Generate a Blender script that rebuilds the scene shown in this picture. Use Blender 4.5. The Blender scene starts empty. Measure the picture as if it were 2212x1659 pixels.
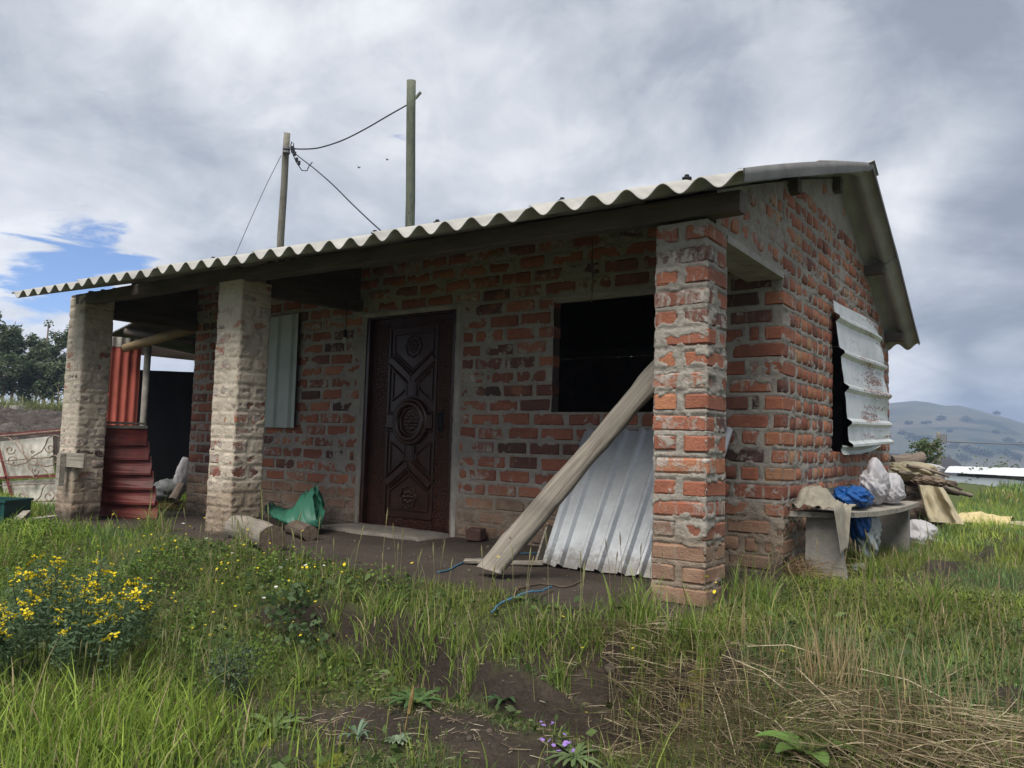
import bpy, bmesh, math, random
import numpy as np
from math import sin, cos, pi, radians, atan2, sqrt
from mathutils import Vector, Matrix

random.seed(7)
rng = np.random.default_rng(7)
SC = bpy.context.scene
COL = SC.collection

# ------------------------------------------------------------------ camera
CAM = np.array([1.5255, -3.9008, .8205]); YAW, PITCH, ROLL, FPX = .62138, .07769, .02834, 1665.57
PW, PH = 2212., 1659.
_R = np.array([cos(YAW), sin(YAW), 0]); _F = np.array([-sin(YAW)*cos(PITCH), cos(YAW)*cos(PITCH), sin(PITCH)])
_U = np.array([sin(YAW)*sin(PITCH), -cos(YAW)*sin(PITCH), cos(PITCH)])
_r = cos(ROLL)*_R + sin(ROLL)*_U; _u = -sin(ROLL)*_R + cos(ROLL)*_U
cd = bpy.data.cameras.new('camera'); cd.sensor_width = 36; cd.lens = 36*FPX/PW; cd.clip_start = .05; cd.clip_end = 6000
cam = bpy.data.objects.new('camera', cd); COL.objects.link(cam); SC.camera = cam
M = Matrix.Identity(4)
for i in range(3):
    M[i][0] = _r[i]; M[i][1] = _u[i]; M[i][2] = -_F[i]; M[i][3] = CAM[i]
cam.matrix_world = M

def ray(px, py):
    return _F + _r*(px-PW/2)/FPX - _u*(py-PH/2)/FPX
def at(px, py, x=None, y=None, z=None, d=None):
    """measured point of the photograph laid on a real plane of the place"""
    r = ray(px, py)
    t = (x-CAM[0])/r[0] if x is not None else (y-CAM[1])/r[1] if y is not None else (z-CAM[2])/r[2] if z is not None else d
    return CAM + t*r

# ------------------------------------------------------------------ sky, sun, exposure
SUN_EL, SUN_AZ = radians(56), radians(166)      # azimuth the light comes from, measured from +Y towards +X
w = bpy.data.worlds.new('World'); SC.world = w; w.use_nodes = True
nt = w.node_tree; N = nt.nodes; L = nt.links
for n in list(N): N.remove(n)
def nd(nodes, t, **k):
    n = nodes.new(t)
    for a, b in k.items(): setattr(n, a, b)
    return n
wout = nd(N, 'ShaderNodeOutputWorld'); bg = nd(N, 'ShaderNodeBackground'); bg.inputs[1].default_value = .1
L.new(bg.outputs[0], wout.inputs[0])
sky = nd(N, 'ShaderNodeTexSky', sky_type='NISHITA'); sky.sun_disc = False; sky.sun_elevation = SUN_EL; sky.sun_rotation = SUN_AZ
sky.altitude = 2800; sky.air_density = 1.0; sky.dust_density = .5; sky.ozone_density = 1.5
tc = nd(N, 'ShaderNodeTexCoord')
def vm(op, a, b=None, s=None):
    n = nd(N, 'ShaderNodeVectorMath', operation=op)
    for i, v in enumerate((a, b)):
        if v is None: continue
        if isinstance(v, (tuple, list)): n.inputs[i].default_value = v
        else: L.new(v, n.inputs[i])
    if s is not None:
        if isinstance(s, (int, float)): n.inputs['Scale'].default_value = s
        else: L.new(s, n.inputs['Scale'])
    return n.outputs['Value'] if op in ('DOT_PRODUCT', 'LENGTH', 'DISTANCE') else n.outputs[0]
def mth(op, a, b=None, c=None, clamp=False, nodes=None, links=None):
    nodes = nodes or N; links = links or L
    n = nd(nodes, 'ShaderNodeMath', operation=op, use_clamp=clamp)
    for i, v in enumerate((a, b, c)):
        if v is None: continue
        if isinstance(v, (int, float)): n.inputs[i].default_value = v
        else: links.new(v, n.inputs[i])
    return n.outputs[0]
def smooth(x, a, b, nodes=None, links=None):
    nodes = nodes or N; links = links or L
    n = nd(nodes, 'ShaderNodeMapRange', interpolation_type='SMOOTHSTEP'); n.inputs[1].default_value = a; n.inputs[2].default_value = b
    links.new(x, n.inputs[0]); return n.outputs[0]
dirv = vm('NORMALIZE', tc.outputs['Generated'])
sep = nd(N, 'ShaderNodeSeparateXYZ'); L.new(dirv, sep.inputs[0])
zz = mth('ADD', mth('MAXIMUM', sep.outputs[2], 0.0), .36)
inv = mth('DIVIDE', 1.0, zz)
pl = vm('SCALE', dirv, s=inv)
pl = vm('MULTIPLY', pl, (1, 1, .8))
def wnoise(v, scale, detail, rough=.5, dist=0., off=(0, 0, 0)):
    n = nd(N, 'ShaderNodeTexNoise'); n.inputs['Scale'].default_value = scale; n.inputs['Detail'].default_value = detail
    n.inputs['Roughness'].default_value = rough; n.inputs['Distortion'].default_value = dist
    L.new(vm('ADD', v, off), n.inputs['Vector']); return n.outputs[0]
n1 = wnoise(pl, 1.5, 8, .55, .5, (3.1, 1.7, .4))
n2 = wnoise(pl, 3.4, 8, .6, .5, (8.1, 2.2, 1.4))
n3 = wnoise(dirv, 8, 8, .6, .8, (1.1, 4.2, 3.4))
n4 = wnoise(vm('MULTIPLY', dirv, (1, 1, 4.5)), 9, 7, .6, .6, (5.1, 1.2, 7.4))
base = mth('ADD', mth('MULTIPLY', n1, .60), mth('ADD', mth('MULTIPLY', n2, .42), mth('MULTIPLY', n3, .24)))
base = mth('SUBTRACT', base, .13)
def lobe(px, py, a, b):       # where one cloud or gap of the photographed sky hangs
    r = ray(px, py); r = r/np.linalg.norm(r)
    return smooth(vm('DOT_PRODUCT', dirv, tuple(r)), cos(a), cos(b))
def wsum(terms):
    o = None
    for t, k in terms:
        m = mth('MULTIPLY', t, k); o = m if o is None else mth('ADD', o, m)
    return o
lum = mth('ADD', base, wsum([
    (lobe(1560, 330, .42, .0), .07), (lobe(1000, 300, .5, 0), .02), (lobe(1850, 600, .22, 0), .05), (lobe(1830, 330, .16, 0), .10), (lobe(1330, 60, .14, 0), -.09), (lobe(1950, 280, .13, 0), .06),
    (lobe(2120, 260, .22, .04), -.17), (lobe(2180, 60, .2, .02), -.05), (lobe(1760, 100, .2, .02), -.12), (lobe(1500, 0, .35, 0), -.04), (lobe(2080, 720, .22, .02), -.10), (lobe(2212, 900, .2, .02), -.05),
    (lobe(300, 350, .35, 0), -.045), (lobe(2180, 480, .15, 0), .05), (lobe(1960, 830, .07, 0), .15), (lobe(2200, 780, .06, 0), .10), (lobe(1930, 440, .06, 0), .08), (lobe(60, 600, .22, 0), .08), (lobe(150, 760, .2, 0), .09)]))
cr = nd(N, 'ShaderNodeValToRGB'); L.new(lum, cr.inputs[0])
els = cr.color_ramp.elements
els[0].position = .33; els[0].color = (1.9, 2.15, 2.6, 1)
els[1].position = .74; els[1].color = (6.3, 6.4, 6.6, 1)
for p, c in ((.43, (2.7, 2.95, 3.4, 1)), (.53, (3.75, 4.0, 4.4, 1)), (.62, (4.9, 5.05, 5.35, 1))):
    e = els.new(p); e.color = c
gapm = mth('ADD', wsum([(lobe(125, 552, .07, .0), .34), (lobe(215, 585, .075, .0), .34), (lobe(20, 692, .07, .0), .40), (lobe(330, 600, .10, 0), .22), (lobe(600, 515, .10, 0), .2), (lobe(800, 480, .14, 0), .13), (lobe(960, 470, .08, 0), .12)]), mth('MULTIPLY', mth('SUBTRACT', n2, .5), 1.2))
gapm = mth('ADD', gapm, mth('MULTIPLY', mth('SUBTRACT', n4, .5), 1.5))
gapm = mth('SUBTRACT', gapm, mth('MULTIPLY', lobe(366, 783, .10, .03), 1.))
gap = mth('MULTIPLY', smooth(gapm, .32, .62), lobe(420, 570, .52, .30))
blue = nd(N, 'ShaderNodeMix', data_type='RGBA', blend_type='MULTIPLY'); blue.inputs[0].default_value = 1
L.new(sky.outputs[0], blue.inputs[6]); blue.inputs[7].default_value = (.80, .86, 1.0, 1)
mx = nd(N, 'ShaderNodeMix', data_type='RGBA'); L.new(gap, mx.inputs[0]); L.new(cr.outputs[0], mx.inputs[6]); L.new(blue.outputs[2], mx.inputs[7])
L.new(mx.outputs[2], bg.inputs[0])
sd = bpy.data.lights.new('sun', 'SUN'); sd.energy = 3.0; sd.angle = radians(38); sd.color = (1, .95, .87)
sun = bpy.data.objects.new('sun', sd); COL.objects.link(sun)
sdir = Vector((sin(SUN_AZ)*cos(SUN_EL), cos(SUN_AZ)*cos(SUN_EL), sin(SUN_EL)))
sun.rotation_euler = sdir.to_track_quat('Z', 'Y').to_euler()
SC.view_settings.view_transform = 'Standard'; SC.view_settings.look = 'None'; SC.view_settings.exposure = .74; SC.view_settings.gamma = 1
SC.view_settings.use_curve_mapping = False
SC.cycles.use_denoising = True; SC.cycles.max_bounces = 6; SC.cycles.volume_bounces = 0; SC.cycles.transparent_max_bounces = 8

# ------------------------------------------------------------------ noise
_T = rng.random((512, 512))
def vn(x, y, s=0):
    x = np.asarray(x, float)+s*17.31; y = np.asarray(y, float)+s*9.73
    xi = np.floor(x).astype(int); yi = np.floor(y).astype(int); fx = x-xi; fy = y-yi
    fx = fx*fx*(3-2*fx); fy = fy*fy*(3-2*fy)
    a = _T[xi % 512, yi % 512]; b = _T[(xi+1) % 512, yi % 512]; c = _T[xi % 512, (yi+1) % 512]; d = _T[(xi+1) % 512, (yi+1) % 512]
    return (a*(1-fx)+b*fx)*(1-fy)+(c*(1-fx)+d*fx)*fy
def fbm(x, y, f, o=4, s=0, g=.5):
    t = 0; a = 1; n = 0
    for i in range(o):
        t = t+a*vn(x*f, y*f, s+i*3); n += a; a *= g; f *= 2.03
    return t/n
def sst(x, a, b):
    t = np.clip((np.asarray(x, float)-a)/(b-a), 0, 1); return t*t*(3-2*t)

# ------------------------------------------------------------------ mesh helpers
def mesh_np(name, v, f, smooth=False, col=None):
    """v: (n,3) float; f: (m,3|4) int array or list of such arrays"""
    me = bpy.data.meshes.new(name)
    fs = f if isinstance(f, list) else [f]
    fs = [np.asarray(a, dtype=np.int32) for a in fs if len(a)]
    v = np.asarray(v, dtype=np.float32)
    me.vertices.add(len(v)); me.vertices.foreach_set('co', v.ravel())
    nl = sum(a.size for a in fs); npoly = sum(len(a) for a in fs)
    me.loops.add(nl); me.loops.foreach_set('vertex_index', np.concatenate([a.ravel() for a in fs]))
    me.polygons.add(npoly)
    tot = np.concatenate([np.full(len(a), a.shape[1], np.int32) for a in fs])
    st = np.concatenate([[0], np.cumsum(tot)[:-1]]).astype(np.int32)
    me.polygons.foreach_set('loop_start', st)
    me.update(calc_edges=True); me.validate()
    if smooth: me.polygons.foreach_set('use_smooth', np.ones(len(me.polygons), bool))
    if col is not None:
        a = me.color_attributes.new('col', 'FLOAT_COLOR', 'POINT')
        c = np.ones((len(v), 4), np.float32); c[:, :3] = col; a.data.foreach_set('color', c.ravel())
    return me
def add(name, me, mat, parent=None, loc=None, kind=None, label=None, cat=None, group=None):
    o = bpy.data.objects.new(name, me); COL.objects.link(o)
    if mat is not None and me is not None and len(me.materials) == 0: me.materials.append(mat)
    if parent is not None: o.parent = parent
    if loc is not None: o.location = tuple(loc)
    if kind: o['kind'] = kind
    if label: o['label'] = label
    if cat: o['category'] = cat
    if group: o['group'] = group
    return o
def thing(name, label, cat, loc=(0, 0, 0), group=None):
    return add(name, None, None, None, loc, None, label, cat, group)
class MB:
    """collects shapes that become ONE mesh"""
    def __init__(s): s.v = []; s.f = []; s.n = 0
    def raw(s, v, f):
        v = np.asarray(v, float); s.v.append(v)
        for q in f: s.f.append([int(i)+s.n for i in q])
        s.n += len(v); return s
    def box(s, a, b):
        x0, y0, z0 = a; x1, y1, z1 = b
        v = [(x0, y0, z0), (x1, y0, z0), (x1, y1, z0), (x0, y1, z0), (x0, y0, z1), (x1, y0, z1), (x1, y1, z1), (x0, y1, z1)]
        return s.raw(v, [(0, 3, 2, 1), (4, 5, 6, 7), (0, 1, 5, 4), (1, 2, 6, 5), (2, 3, 7, 6), (3, 0, 4, 7)])
    def bar(s, p, q, wd, th, up=(0, 0, 1), jit=0, bev=0):
        """rectangular bar from p to q, wd across, th along up; chamfered when bev > 0"""
        p = Vector(p); q = Vector(q); d = (q-p).normalized(); up = Vector(up)
        sx = d.cross(up).normalized(); uz = sx.cross(d).normalized(); n = max(1, int((q-p).length/.12)) if jit else 1
        b = bev
        if b: prof = [(-wd/2+b, -th/2), (wd/2-b, -th/2), (wd/2, -th/2+b), (wd/2, th/2-b), (wd/2-b, th/2), (-wd/2+b, th/2), (-wd/2, th/2-b), (-wd/2, -th/2+b)]
        else: prof = [(-wd/2, -th/2), (wd/2, -th/2), (wd/2, th/2), (-wd/2, th/2)]
        k = len(prof); v = []
        for i in range(n+1):
            c = p.lerp(q, i/n)
            for a, e in prof:
                j = random.uniform(-jit, jit), random.uniform(-jit, jit)
                v.append(tuple(c+sx*(a+j[0])+uz*(e+j[1])))
        f = [tuple(range(k))[::-1], tuple(n*k+i for i in range(k))]
        for i in range(n):
            for j in range(k): f.append((i*k+j, i*k+(j+1) % k, (i+1)*k+(j+1) % k, (i+1)*k+j))
        return s.raw(v, f)
    def tube(s, pts, r, k=8, jit=0, cap=True):
        pts = [Vector(p) for p in pts]; n = len(pts); rr = r if hasattr(r, '__len__') else [r]*n
        v = []; ref = None
        for i, p in enumerate(pts):
            d = (pts[min(i+1, n-1)]-pts[max(i-1, 0)]).normalized()
            if ref is None: ref = d.orthogonal().normalized()
            ref = (ref-d*ref.dot(d)).normalized(); b = d.cross(ref)
            for j in range(k):
                a = 2*pi*j/k; q = rr[i]*(1+random.uniform(-jit, jit)); v.append(tuple(p+(ref*cos(a)+b*sin(a))*q))
        f = [(i*k+j, i*k+(j+1) % k, (i+1)*k+(j+1) % k, (i+1)*k+j) for i in range(n-1) for j in range(k)]
        if cap: f += [tuple(range(k))[::-1], tuple((n-1)*k+j for j in range(k))]
        return s.raw(v, f)
    def grid(s, P):
        """P: (a,b,3) lattice of points"""
        a, b = P.shape[:2]
        f = [(i*b+j, (i+1)*b+j, (i+1)*b+j+1, i*b+j+1) for i in range(a-1) for j in range(b-1)]
        return s.raw(P.reshape(-1, 3), f)
    def mesh(s, name, smooth=False, col=None):
        me = bpy.data.meshes.new(name); me.from_pydata(np.concatenate(s.v).tolist(), [], s.f); me.update()
        if smooth: me.polygons.foreach_set('use_smooth', np.ones(len(me.polygons), bool))
        return me
    def build(s, name, mat, parent=None, smooth=False, **k):
        return add(name, s.mesh(name, smooth), mat, parent, **k)

# ------------------------------------------------------------------ materials
def mat(name, fn):
    m = bpy.data.materials.new(name); m.use_nodes = True; t = m.node_tree; b = t.nodes['Principled BSDF']
    b.inputs['Roughness'].default_value = .85
    if 'Specular IOR Level' in b.inputs: b.inputs['Specular IOR Level'].default_value = .3
    fn(m, t, t.nodes, t.links, b); return m
def tnoise(t, scale, detail=4, rough=.55, dist=0., vec=None, stretch=None):
    n = t.nodes.new('ShaderNodeTexNoise'); n.inputs['Scale'].default_value = scale; n.inputs['Detail'].default_value = detail
    n.inputs['Roughness'].default_value = rough; n.inputs['Distortion'].default_value = dist
    if vec is None:
        g = t.nodes.new('ShaderNodeNewGeometry'); vec = g.outputs['Position']
    if stretch:
        mm = t.nodes.new('ShaderNodeVectorMath'); mm.operation = 'MULTIPLY'; t.links.new(vec, mm.inputs[0]); mm.inputs[1].default_value = stretch; vec = mm.outputs[0]
    t.links.new(vec, n.inputs['Vector']); return n.outputs[0]
def ramp(t, fac, stops):
    r = t.nodes.new('ShaderNodeValToRGB'); t.links.new(fac, r.inputs[0]); e = r.color_ramp.elements
    e[0].position, e[0].color = stops[0][0], (*stops[0][1], 1); e[1].position, e[1].color = stops[-1][0], (*stops[-1][1], 1)
    for p, c in stops[1:-1]: q = e.new(p); q.color = (*c, 1)
    return r.outputs[0]
def mixc(t, fac, a, b, mode='MIX'):
    m = t.nodes.new('ShaderNodeMix'); m.data_type = 'RGBA'; m.blend_type = mode
    for i, v in ((0, fac), (6, a), (7, b)):
        if isinstance(v, (int, float)): m.inputs[i].default_value = v
        elif isinstance(v, (tuple, list)): m.inputs[i].default_value = (*v, 1)
        else: t.links.new(v, m.inputs[i])
    return m.outputs[2]
def bump(t, b, h, strength=.5, dist=.01, prev=None):
    n = t.nodes.new('ShaderNodeBump'); n.inputs['Strength'].default_value = strength; n.inputs['Distance'].default_value = dist
    t.links.new(h, n.inputs['Height'])
    if prev: t.links.new(prev, n.inputs['Normal'])
    t.links.new(n.outputs[0], b.inputs['Normal']); return n.outputs[0]
def tm(t, op, a, b=None, clamp=False): return mth(op, a, b, None, clamp, t.nodes, t.links)
def ts(t, x, a, b): return smooth(x, a, b, t.nodes, t.links)
def posz(t):
    g = t.nodes.new('ShaderNodeNewGeometry'); s = t.nodes.new('ShaderNodeSeparateXYZ'); t.links.new(g.outputs['Position'], s.inputs[0]); return s.outputs

MORT = [(.25, (.25, .225, .195)), (.5, (.41, .38, .34)), (.75, (.56, .525, .475))]
def dirt(t, base, strength=1.):
    """splashed mud low on the masonry"""
    z = posz(t)[2]; nz = tnoise(t, 3.5, 4)
    zz_ = tm(t, 'ADD', z, tm(t, 'MULTIPLY', nz, -.55))
    m = tm(t, 'MULTIPLY', ts(t, zz_, .24, -.02), .72*strength)
    d = ramp(t, tnoise(t, 9, 5), [(.3, (.20, .14, .095)), (.7, (.33, .25, .175))])
    c = mixc(t, m, base, d)
    return mixc(t, tm(t, 'MULTIPLY', ts(t, zz_, -.16, -.34), .8), c, (.06, .048, .038))
def f_brick(src):
    def fn(m, t, N, L, b):
        if src == 'object': oi = N.new('ShaderNodeObjectInfo'); c = oi.outputs['Color']
        else: at_ = N.new('ShaderNodeAttribute'); at_.attribute_name = 'col'; c = at_.outputs['Color']
        s = N.new('ShaderNodeSeparateColor'); L.new(c, s.inputs[0])
        pal = ramp(t, s.outputs[0], [(0, (.075, .045, .042)), (.16, (.13, .06, .048)), (.35, (.24, .088, .058)), (.65, (.345, .13, .078)), (.88, (.41, .175, .095)), (1, (.40, .24, .14))])
        n = tnoise(t, 22, 6, .65); n2 = tnoise(t, 7, 4)
        pal = mixc(t, tm(t, 'MULTIPLY', ts(t, n, .45, .8), .55), pal, (.10, .05, .04))
        pal = mixc(t, tm(t, 'MULTIPLY', ts(t, n2, .5, .75), .4), pal, (.45, .21, .12))
        # cement smeared thinly over the face
        e = tm(t, 'ADD', tnoise(t, 11, 7, .7, .4), tm(t, 'MULTIPLY', tm(t, 'SUBTRACT', s.outputs[1], .5), .5))
        sm = ts(t, e, .56, .68)
        drip = tnoise(t, 16, 5, .7, 0, None, (1, 1, .16))
        sm = tm(t, 'MAXIMUM', sm, tm(t, 'MULTIPLY', ts(t, tm(t, 'ADD', drip, tm(t, 'MULTIPLY', tm(t, 'SUBTRACT', s.outputs[1], .5), .35)), .57, .72), .8))
        col = mixc(t, tm(t, 'MULTIPLY', sm, .85), pal, ramp(t, tnoise(t, 14, 5), MORT))
        L.new(dirt(t, col), b.inputs['Base Color'])
        h = tm(t, 'ADD', tnoise(t, 60, 6, .7), tm(t, 'MULTIPLY', sm, .35))
        bump(t, b, h, .8, .012); b.inputs['Roughness'].default_value = .92
    return fn
M_BRICK = mat('brick_object', f_brick('object')); M_BRICKA = mat('brick_attribute', f_brick('attr'))
def f_mortar(light):
    def fn(m, t, N, L, b):
        c = ramp(t, tm(t, 'ADD', tm(t, 'MULTIPLY', tnoise(t, 5, 5), .5), tm(t, 'MULTIPLY', tnoise(t, 38, 6, .7), .5)), [(p, tuple(x*l_ for x, l_ in zip(q, light))) for p, q in MORT])
        red = ts(t, tnoise(t, 12, 5, .7, .6), .60, .70)
        c = mixc(t, tm(t, 'MULTIPLY', red, .5), c, (.28, .12, .08))
        L.new(dirt(t, c), b.inputs['Base Color']); bump(t, b, tnoise(t, 85, 7, .75), 1.0, .012, bump(t, b, tnoise(t, 20, 5, .6), .6, .03)); b.inputs['Roughness'].default_value = .95
    return fn
M_MORT = mat('mortar', f_mortar((.84, .82, .80))); M_MORTL = mat('mortar_pale', f_mortar((1.36, 1.27, 1.15)))
def simple(name, c, rough=.8, var=.25, scale=12, bmp=.3, spec=.3, metal=0, stretch=None, c2=None, bs=None, bd=.006):
    def fn(m, t, N, L, b):
        n = tnoise(t, scale, 6, .6, .2, None, stretch)
        c2_ = c2 or tuple(x*(1-var) for x in c)
        L.new(ramp(t, n, [(.3, c2_), (.7, tuple(min(1, x*(1+var*.6)) for x in c))]), b.inputs['Base Color'])
        b.inputs['Roughness'].default_value = rough; b.inputs['Metallic'].default_value = metal
        b.inputs['Specular IOR Level'].default_value = spec
        if bmp: bump(t, b, tnoise(t, bs or scale*4, 6, .65, 0, None, stretch), bmp, bd)
    return mat(name, fn)
def f_roof(m, t, N, L, b):
    n = tnoise(t, 4, 6, .6); st = tnoise(t, 14, 5, .6, 0, None, (1, .12, .12))
    c = ramp(t, tm(t, 'ADD', tm(t, 'MULTIPLY', n, .5), tm(t, 'MULTIPLY', st, .5)), [(.3, (.25, .245, .23)), (.55, (.38, .37, .345)), (.75, (.50, .485, .45))])
    sp = ts(t, tnoise(t, 60, 3), .68, .74); c = mixc(t, tm(t, 'MULTIPLY', sp, .5), c, (.12, .11, .08))
    L.new(c, b.inputs['Base Color']); bump(t, b, tnoise(t, 120, 5), .25, .004)
M_ROOF = mat('fibre_cement', f_roof)
M_BEAM = simple('dark_timber', (.11, .09, .078), .85, .4, 10, .5, stretch=(.2, 1, 1))
M_BEAMX = simple('dark_timber_cross', (.085, .065, .05), .85, .4, 10, .5, stretch=(1, .2, 1))
M_POLEW = simple('pale_round_timber', (.30, .22, .12), .8, .4, 9, .5, stretch=(.3, .3, 1))
M_CONC = simple('grey_concrete', (.30, .28, .25), .95, .35, 8, .6, bs=60, bd=.012)
M_CONCL = simple('cement_render', (.36, .335, .30), .95, .35, 7, .7, bs=45, bd=.016)
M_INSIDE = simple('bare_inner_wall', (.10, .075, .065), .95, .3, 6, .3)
def f_wood(c1, c2, grain_axis):
    def fn(m, t, N, L, b):
        tcn = N.new('ShaderNodeTexCoord'); v = tcn.outputs['Object']
        st = [26, 26, 26]; st[grain_axis] = 1.3
        g = tnoise(t, 1.6, 6, .62, .8, v, tuple(st)); blot = tnoise(t, 3.2, 4, .6, .3, v)
        c = ramp(t, g, [(.3, c1), (.62, c2)]); c = mixc(t, tm(t, 'MULTIPLY', ts(t, blot, .5, .75), .45), c, tuple(x*.55 for x in c1))
        kn = ts(t, tnoise(t, 13, 2, .4, 0, v), .73, .78); c = mixc(t, kn, c, (.05, .03, .02))
        L.new(c, b.inputs['Base Color']); bump(t, b, g, .7, .008)
    return fn
M_PLANK = mat('weathered_plank', f_wood((.135, .115, .095), (.28, .25, .21), 0))
M_GREYW = mat('grey_weathered_wood', f_wood((.17, .15, .12), (.36, .33, .28), 0))
M_POLE1 = mat('pole_grey', f_wood((.13, .12, .10), (.24, .225, .19), 2))
M_POLE2 = mat('pole_green', f_wood((.075, .085, .065), (.15, .165, .125), 2))
M_LOG = mat('log_bark', f_wood((.10, .075, .06), (.30, .24, .19), 0))
M_LOGD = mat('log_dark_bark', f_wood((.05, .038, .03), (.15, .115, .09), 0))
M_LOGEND = simple('log_cut_end', (.12, .09, .065), .9, .5, 30, .6)
def f_galv(m, t, N, L, b):
    n = tnoise(t, 6, 5, .6); n2 = tnoise(t, 55, 4, .7)
    c = ramp(t, tm(t, 'ADD', tm(t, 'MULTIPLY', n, .6), tm(t, 'MULTIPLY', n2, .4)), [(.3, (.38, .40, .42)), (.7, (.56, .58, .60))])
    z = posz(t)[2]; low = ts(t, tm(t, 'ADD', z, tm(t, 'MULTIPLY', tnoise(t, 18, 5, .7), -.35)), .0, -.16)
    c = mixc(t, tm(t, 'MULTIPLY', low, .75), c, (.14, .115, .09))
    L.new(c, b.inputs['Base Color']); b.inputs['Metallic'].default_value = .55; b.inputs['Roughness'].default_value = .42
    bump(t, b, tnoise(t, 5, 3), .15, .02)
M_GALV = mat('galvanised_sheet', f_galv)
def f_rust(m, t, N, L, b):
    n = tnoise(t, 5, 5, .6)
    c = ramp(t, n, [(.3, (.50, .52, .51)), (.7, (.72, .74, .73))])
    s = posz(t)
    r1 = tnoise(t, 38, 6, .75, .6, None, (1, .35, 1.6)); band = tnoise(t, 2.6, 3, .5, 0, None, (.3, .25, 4))
    yy = ts(t, s[1], 3.0, 3.6)
    mk = tm(t, 'MULTIPLY', ts(t, tm(t, 'ADD', r1, tm(t, 'MULTIPLY', tm(t, 'SUBTRACT', band, .5), .9)), .58, .66), yy)
    c = mixc(t, mk, c, (.22, .085, .05)); L.new(c, b.inputs['Base Color']); b.inputs['Roughness'].default_value = .45; b.inputs['Metallic'].default_value = .2
M_RUST = mat('rust_streaked_white_sheet', f_rust)
M_PALE = simple('pale_green_grey_sheet', (.40, .44, .41), .5, .15, 4, .1)
M_REDROLL = simple('dark_red_painted_sheet', (.17, .035, .028), .45, .45, 5, .2, c2=(.08, .018, .016))
M_REDCORR = simple('faded_red_corrugated', (.42, .105, .075), .8, .4, 6, .3, stretch=(1, 1, .4))
M_TARP = simple('black_tarp', (.012, .013, .016), .7, .2, 3, .1)
M_DOOR = simple('dark_embossed_door', (.040, .014, .008), .30, .45, 7, .15, spec=.5)
def f_crack(m, t, N, L, b):
    v = N.new('ShaderNodeTexVoronoi'); v.feature = 'DISTANCE_TO_EDGE'; v.inputs['Scale'].default_value = 42
    g = N.new('ShaderNodeNewGeometry'); mm = N.new('ShaderNodeVectorMath'); mm.operation = 'MULTIPLY'; L.new(g.outputs['Position'], mm.inputs[0]); mm.inputs[1].default_value = (1, 1, .75)
    L.new(mm.outputs[0], v.inputs['Vector']); e = ts(t, v.outputs['Distance'], 0, .16)
    L.new(ramp(t, e, [(0, (.012, .005, .004)), (1, (.075, .026, .013))]), b.inputs['Base Color']); b.inputs['Roughness'].default_value = .38
    bump(t, b, e, 1, .008)
M_CRACK = mat('crackle_embossed_door', f_crack)
def f_soil(m, t, N, L, b):
    at_ = N.new('ShaderNodeAttribute'); at_.attribute_name = 'col'
    s = N.new('ShaderNodeSeparateColor'); L.new(at_.outputs['Color'], s.inputs[0])
    n = tnoise(t, 3, 6, .6); n2 = tnoise(t, 30, 6, .7)
    soil = ramp(t, tm(t, 'ADD', tm(t, 'MULTIPLY', n, .5), tm(t, 'MULTIPLY', n2, .5)), [(.3, (.018, .013, .010)), (.52, (.040, .030, .023)), (.75, (.095, .073, .056))])
    packed = ramp(t, tm(t, 'ADD', tm(t, 'MULTIPLY', n, .6), tm(t, 'MULTIPLY', n2, .4)), [(.3, (.032, .024, .019)), (.7, (.085, .065, .052))])
    green = ramp(t, n2, [(.3, (.035, .05, .012)), (.7, (.10, .125, .03))])
    c = mixc(t, s.outputs[0], soil, packed); c = mixc(t, s.outputs[1], c, green)
    mossm = ts(t, tm(t, 'ADD', tnoise(t, 7, 5, .65, .4), tm(t, 'MULTIPLY', s.outputs[2], .5)), .78, .88)
    c = mixc(t, mossm, c, ramp(t, n2, [(.3, (.10, .12, .012)), (.7, (.20, .21, .025))]))
    peb = ts(t, tnoise(t, 160, 2), .70, .74); c = mixc(t, tm(t, 'MULTIPLY', peb, .6), c, (.22, .19, .16))
    L.new(c, b.inputs['Base Color']); bump(t, b, n2, .8, .03, bump(t, b, tnoise(t, 130, 5, .7), .6, .006)); b.inputs['Roughness'].default_value = .95
M_SOIL = mat('soil', f_soil)
def f_leaf(trans, rough=.6):
    def fn(m, t, N, L, b):
        a = N.new('ShaderNodeAttribute'); a.attribute_name = 'col'
        L.new(a.outputs['Color'], b.inputs['Base Color']); b.inputs['Roughness'].default_value = rough
        b.inputs['Specular IOR Level'].default_value = .25
        tr = N.new('ShaderNodeBsdfTranslucent'); L.new(a.outputs['Color'], tr.inputs[0])
        ms = N.new('ShaderNodeMixShader'); ms.inputs[0].default_value = trans
        L.new(b.outputs[0], ms.inputs[1]); L.new(tr.outputs[0], ms.inputs[2]); L.new(ms.outputs[0], N['Material Output'].inputs[0])
    return fn
M_LEAF = mat('leaf', f_leaf(.35)); M_PETAL = mat('petal', f_leaf(.3, .7))
def plain(name, c, rough=.6, metal=0, trans=0):
    def fn(m, t, N, L, b):
        b.inputs['Base Color'].default_value = (*c, 1); b.inputs['Roughness'].default_value = rough; b.inputs['Metallic'].default_value = metal
        if trans:
            tr = N.new('ShaderNodeBsdfTranslucent'); tr.inputs[0].default_value = (*c, 1); ms = N.new('ShaderNodeMixShader'); ms.inputs[0].default_value = trans
            L.new(b.outputs[0], ms.inputs[1]); L.new(tr.outputs[0], ms.inputs[2]); L.new(ms.outputs[0], N['Material Output'].inputs[0])
        else:
            n = tnoise(t, 20, 4); L.new(ramp(t, n, [(.3, tuple(x*.75 for x in c)), (.7, c)]), b.inputs['Base Color'])
    return mat(name, fn)

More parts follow.
